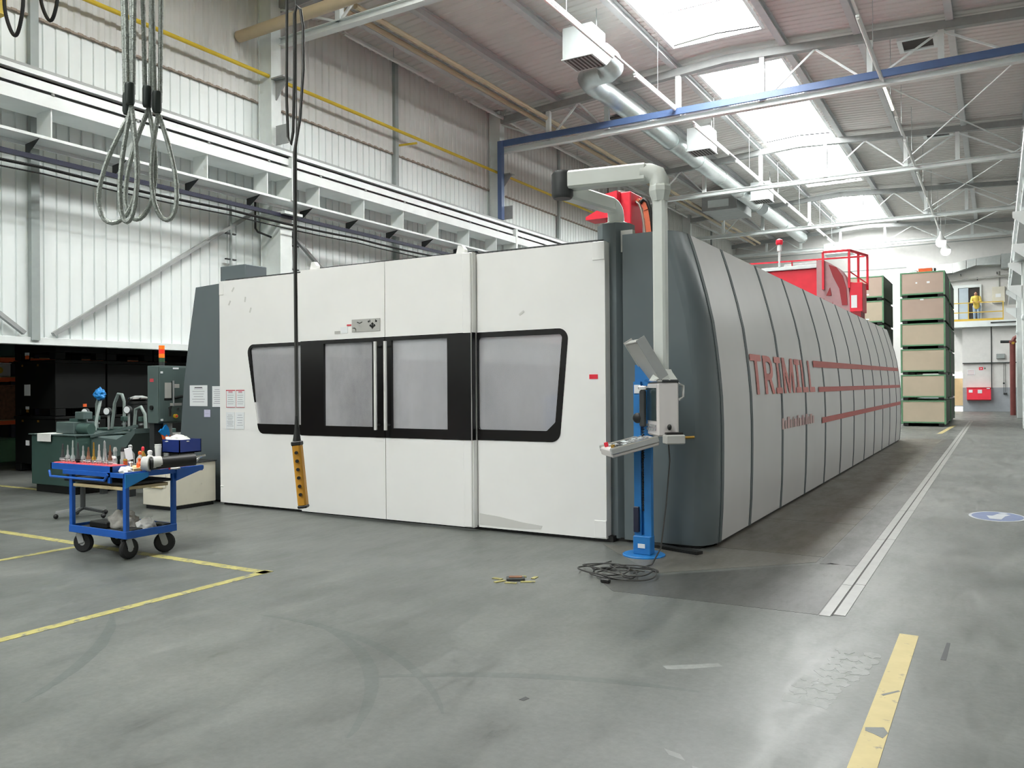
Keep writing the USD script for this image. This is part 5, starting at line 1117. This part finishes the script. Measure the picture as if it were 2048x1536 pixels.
# ---------------------------------------------------------------- far wall furniture
d = Thing('door_1', 'white framed sliding door on the mezzanine', 'door', (-1.5, 54.4, 5.16), kind='structure')
fr = sbox(-2.24, 5.16, -.78, 7.32).difference(sbox(-1.96, 5.2, -.86, 7.16))
d.part('frame', B().poly(fr, 'xz', 54.36, 54.5), 'wall_sheet', smooth=False); d.part('sliding_leaf', B().box(-1.95, 54.40, 5.18, -1.44, 54.45, 7.15), 'door_blue', smooth=False); d.part('leaf_edge', B().box(-1.97, 54.38, 5.18, -1.93, 54.46, 7.15), 'dark_steel', smooth=False); d.part('opening', B().box(-1.43, 54.47, 5.18, -.87, 54.495, 7.14), 'dark_room', smooth=False)
ml = Thing('mezzanine_railing', 'yellow railing along the mezzanine edge', 'railing', (-.95, 53.55, 5.16))
for x in (-2.2, -1.42, .28): ml.part('post', B().box(x-.025, 53.53, 5.16, x+.025, 53.58, 6.22), 'yellow_rail', smooth=False)
for z in (6.2, 5.65): ml.part('rail', B().box(-2.2, 53.535, z-.025, .28, 53.575, z+.025), 'yellow_rail', smooth=False)
ml.part('toe_board', B().box(-2.25, 53.52, 5.16, .30, 53.55, 5.28), 'yellow_rail', smooth=False)
ebx = Thing('distribution_box', 'beige electric box on the wall by the mezzanine door', 'electrical box', (.06, 54.3, 6.3)); ebx.part('body', B().box(-.25, 54.2, 6.2, .38, 54.5, 7.1, b=.015), 'beige_cab', smooth=False); ebx.part('label', B().box(-.08, 54.19, 6.5, .18, 54.2, 6.7), 'paper', smooth=False); ebx.part('conduit', B().cyl((.1, 54.46, 7.1), (.1, 54.46, 8.0), .03, n=8), 'plate_grey')
fb_ = Thing('fire_box', 'red fire equipment box on the dado of the far wall', 'fire box', (-.93, 53.8, .65))
fb_.part('body', B().poly(Polygon([(53.98, .62), (53.60, .68), (53.66, 1.34), (53.98, 1.36)]), 'yz', -1.54, -.345), 'red', smooth=False)
for x0, x1, z0, z1 in ((-1.44, -1.25, 1.08, 1.24), (-1.0, -.78, 1.04, 1.24), (-.56, -.4, 1.28, 1.34)): fb_.part('sticker', B().box(x0, 53.625, z0, x1, 53.64, z1), 'paper', smooth=False)
fb_.part('lid', B().box(-1.56, 53.63, 1.35, -.345, 53.98, 1.375), 'red', smooth=False)
cdt = Thing('conduit', 'dark conduit running down the far wall beside the fire box', 'conduit', (-.31, 53.9, 1.2)); cdt.part('riser', B().box(-.33, 53.86, 1.3, -.28, 53.9, 5.1), 'dark_steel', smooth=False); cdt.part('top_run', B().box(-.33, 53.45, 5.0, 1.3, 53.5, 5.06), 'dark_steel', smooth=False); cdt.part('middle_run', B().box(-1.75, 53.86, 2.74, .9, 53.9, 2.79), 'dark_steel', smooth=False); cdt.part('thin_run', B().box(-.28, 53.86, 4.72, 1.2, 53.88, 4.75), 'plate_grey', smooth=False)
sg = Thing('fire_sign', 'small red square sign on the far wall above the fire box', 'sign', (-.83, 53.97, 2.4)); sg.part('plate', B().box(-.93, 53.965, 2.37, -.73, 53.98, 2.53), 'red', smooth=False); sg.part('pictogram', B().box(-.88, 53.96, 2.41, -.86, 53.965, 2.49).box(-.83, 53.96, 2.42, -.78, 53.965, 2.48), 'paper', smooth=False)
sg = Thing('exit_sign', 'tiny green sign right of the red square one', 'sign', (-.65, 53.97, 2.4)); sg.part('plate', B().box(-.68, 53.965, 2.41, -.60, 53.98, 2.5), 'green_lamp', smooth=False); sg.part('mark', B().box(-.66, 53.96, 2.44, -.63, 53.965, 2.48), 'paper', smooth=False)
sg = Thing('wall_notice', 'pale sheet with faint red print on the far wall', 'notice', (-1.33, 53.97, 2.1)); sg.part('sheet', B().box(-1.53, 53.97, 2.08, -1.13, 53.98, 2.40), 'paper', smooth=False)
for k in range(4): sg.part('print', B().box(-1.5, 53.965, 2.12+.07*k, -1.17, 53.97, 2.145+.07*k), 'faint_red', smooth=False)
jb = Thing('junction_box', 'small grey junction box on the far wall by the red-brown pipe', 'junction box', (.15, 53.9, 3.0)); jb.part('body', B().box(-.07, 53.78, 2.98, .36, 53.98, 3.27, b=.02), 'steel_grey', smooth=False); jb.part('cover', B().box(-.03, 53.77, 3.02, .32, 53.78, 3.23), 'post_grey', smooth=False)
pc = Thing('pull_cord', 'thin hanging cord with dark grips on the far wall', 'cord', (.3, 53.9, 1.0)); pc.part('cord', B().cyl((.28, 53.9, 2.75), (.28, 53.9, 1.05), .012, n=6).cyl((.36, 53.9, 2.75), (.36, 53.9, 1.1), .012, n=6), 'cable_grey'); pc.part('grip', B().box(.24, 53.86, 1.55, .33, 53.94, 1.65, b=.01).box(.26, 53.86, .96, .44, 53.94, 1.06, b=.01), 'dark_steel', smooth=False)
d2 = Thing('door_2', 'tan roller curtain with daylight above and below it', 'door', (-1.96, 54.4, 0), kind='structure'); d2.part('curtain', B().box(-2.2, 54.40, .32, -1.76, 54.44, 1.9), 'cardboard', smooth=False); d2.part('daylight', B().box(-2.3, 54.40, 1.92, -1.70, 54.44, 2.16).box(-2.2, 54.40, .0, -1.76, 54.44, .24), 'daylight_slot', smooth=False)
rp = Thing('red_brown_pipe', 'thick red-brown pipe with a flanged valve by the right column', 'pipe', (.62, 48, 0))
rp.part('pipe', B().cyl((.64, 48, .0), (.64, 48, 3.62), .125, n=18), 'rust_post'); rp.part('flange', B().cyl((.64, 48, 3.62), (.64, 48, 3.72), .2, n=18), 'rust_post'); rp.part('side_branch', B().cyl((.62, 47.95, 3.68), (.12, 47.9, 3.68), .07, n=12), 'dark_steel'); rp.part('bend', B().tube([(.66, 48, 3.7), (.72, 48, 3.85), (.9, 48, 3.95), (1.2, 48, 4.0)], .1, 10), 'rust_post'); rp.part('bolt', B().cyl((.66, 47.86, 3.6), (.66, 47.78, 3.6), .07, n=10), 'brass')
fd = Thing('flat_air_duct', 'flat silver air duct along the far wall above the mezzanine door', 'air duct', (-1.6, 54.2, 8.0))
for k, (xa_, xb_, za_, zb_, ha, hb) in enumerate(((-4.6, -2.2, 8.0, 8.0, .55, .55), (-2.2, -1.5, 8.0, 8.2, .55, .5), (-1.5, -1.0, 8.2, 8.35, .5, .4), (-1.0, .2, 8.35, 8.3, .4, .55), (.2, 1.4, 8.1, 8.1, .8, .8))):
    fd.part('duct_section', B().poly(Polygon([(xa_, za_), (xb_-.02, zb_), (xb_-.02, zb_+hb), (xa_, za_+ha)]), 'xz', 53.75, 54.45), 'galvanised', smooth=False)
for x in (-4.0, -1.8, .0): fd.part('bracket', B().box(x-.02, 53.7, 7.85, x+.02, 54.5, 7.9), 'dark_steel', smooth=False)
wp_ = Thing('wall_pipe', 'grey pipe along the far wall below the flat duct', 'pipe', (-1, 54.4, 7.6)); wp_.part('pipe', B().cyl((-2.6, 54.33, 7.6), (.9, 54.33, 7.72), .05, n=10), 'plate_grey'); wp_.part('bracket', B().box(-1.0, 54.3, 7.56, -.96, 54.5, 7.72), 'dark_steel', smooth=False)
fd2 = Thing('flat_air_duct', 'white box duct under the last roof truss above the gantry cage', 'air duct', (-8.0, 52, 9.6)); fd2.part('box', B().box(-8.9, 51.6, 9.35, -7.3, 52.8, 9.95, b=.02), 'box_white', smooth=False); fd2.part('collar', B().box(-8.7, 51.75, 9.95, -7.5, 52.6, 10.05), 'galvanised', smooth=False)

# ---------------------------------------------------------------- person leaning at the mezzanine rail
import manifold3d as m3
def figure(bones, edge=.03):
    tot = None
    for (p, r), (q, s) in bones:
        a = trimesh.creation.icosphere(2, r); a.apply_translation(p); b = trimesh.creation.icosphere(2, s); b.apply_translation(q)
        pts = np.vstack([a.vertices, b.vertices]); h = m3.Manifold.hull_points(pts.astype(np.float64))
        tot = h if tot is None else tot+h
    tot = tot.refine_to_length(edge); mm = tot.to_mesh(); t = trimesh.Trimesh(np.array(mm.vert_properties)[:, :3], np.array(mm.tri_verts))
    trimesh.smoothing.filter_taubin(t, iterations=12); return B().add(t.vertices, t.faces)
px, py, pz = -1.02, 53.95, 5.16
pe = Thing('person', 'person in a yellow jacket and pale jeans leaning on the mezzanine railing', 'person', (px, py, pz))
hipL, hipR = (px-.09, py+.05, pz+.86), (px+.09, py+.05, pz+.86)
body = [(((px, py, pz+.86), .13), ((px-.02, py-.06, pz+1.12), .13)), (((px-.02, py-.06, pz+1.12), .13), ((px-.03, py-.14, pz+1.32), .14)),
        (((px-.17, py-.13, pz+1.36), .06), ((px+.12, py-.13, pz+1.36), .06)), (((px-.03, py-.16, pz+1.38), .055), ((px-.03, py-.21, pz+1.47), .05))]
for s, hp in ((-1, hipL), (1, hipR)):
    kn = (px+s*.10, py-.02, pz+.46); an_ = (px+s*.10, py+.04, pz+.07)
    body += [((hp, .095), (kn, .062)), ((kn, .062), (an_, .042)), ((an_, .042), (( px+s*.11, py-.12, pz+.045), .035))]
    sh_ = (px-.025+s*.175, py-.13, pz+1.36); el_ = (px-.02+s*.24, py-.22, pz+1.12); ha = (px-.02+s*.15, py-.36, pz+1.085)
    body += [((sh_, .055), (el_, .042)), ((el_, .042), (ha, .03))]
pe.part('body', figure(body), 'skin', smooth=True)
jk = [(((px, py, pz+.84), .165), ((px-.02, py-.06, pz+1.12), .155)), (((px-.02, py-.06, pz+1.12), .155), ((px-.03, py-.14, pz+1.34), .16)), (((px-.17, py-.13, pz+1.36), .08), ((px+.12, py-.13, pz+1.36), .08))]
for s in (-1, 1):
    sh_ = (px-.025+s*.175, py-.13, pz+1.36); el_ = (px-.02+s*.24, py-.22, pz+1.12); ha = (px-.02+s*.17, py-.32, pz+1.09); jk += [((sh_, .078), (el_, .06)), ((el_, .06), (ha, .048))]
pe.part('jacket', figure(jk), 'jacket_yellow', smooth=True)
jn = []
for s, hp in ((-1, hipL), (1, hipR)): kn = (px+s*.10, py-.02, pz+.46); an_ = (px+s*.10, py+.04, pz+.10); jn += [((hp, .118), (kn, .08)), ((kn, .08), (an_, .062))]
pe.part('jeans', figure(jn), 'jeans', smooth=True)
for s in (-1, 1):
    pe.part('shoe', figure([(((px+s*.10, py+.05, pz+.05), .048), ((px+s*.115, py-.15, pz+.04), .038))]), 'black', smooth=True)
    hx, hy, hz = px-.02+s*.13, py-.38, pz+1.085; hb = [(((hx, hy+.02, hz), .032), ((hx, hy-.03, hz), .034))]
    for k in range(4): hb.append((((hx-.028+.018*k, hy-.04, hz), .0095), ((hx-.028+.018*k, hy-.10-.006*(k in (1, 2)), hz-.02), .008)))
    hb.append((((hx-s*.03, hy, hz), .011), ((hx-s*.055, hy-.05, hz-.01), .009))); pe.part('hand', figure(hb, .012), 'skin', smooth=True)
hd = np.array((px-.03, py-.25, pz+1.56)); m = trimesh.creation.icosphere(3); v = np.array(m.vertices)*np.array((.078, .098, .115)); v[:, 1] += np.where(v[:, 2] < -.04, .012, 0)
face = B().add(v+hd, m.faces); face.ball(hd+(0, -.10, -.01), (.013, .022, .02), 2)
for s in (-1, 1): face.ball(hd+(s*.078, 0, -.005), (.012, .022, .03), 2)
hp_ = pe.part('head', face, 'skin', smooth=True)
pe.part('hair', B().ball(hd+(0, .018, .028), (.088, .10, .10), 3), 'hair', under=hp_, smooth=True)
pe.part('eyes', B().ball(hd+(-.03, -.088, .012), (.011, .008, .007), 1).ball(hd+(.03, -.088, .012), (.011, .008, .007), 1), 'black', under=hp_); pe.part('mouth', B().ball(hd+(0, -.092, -.05), (.024, .008, .006), 1), 'red_dark', under=hp_)
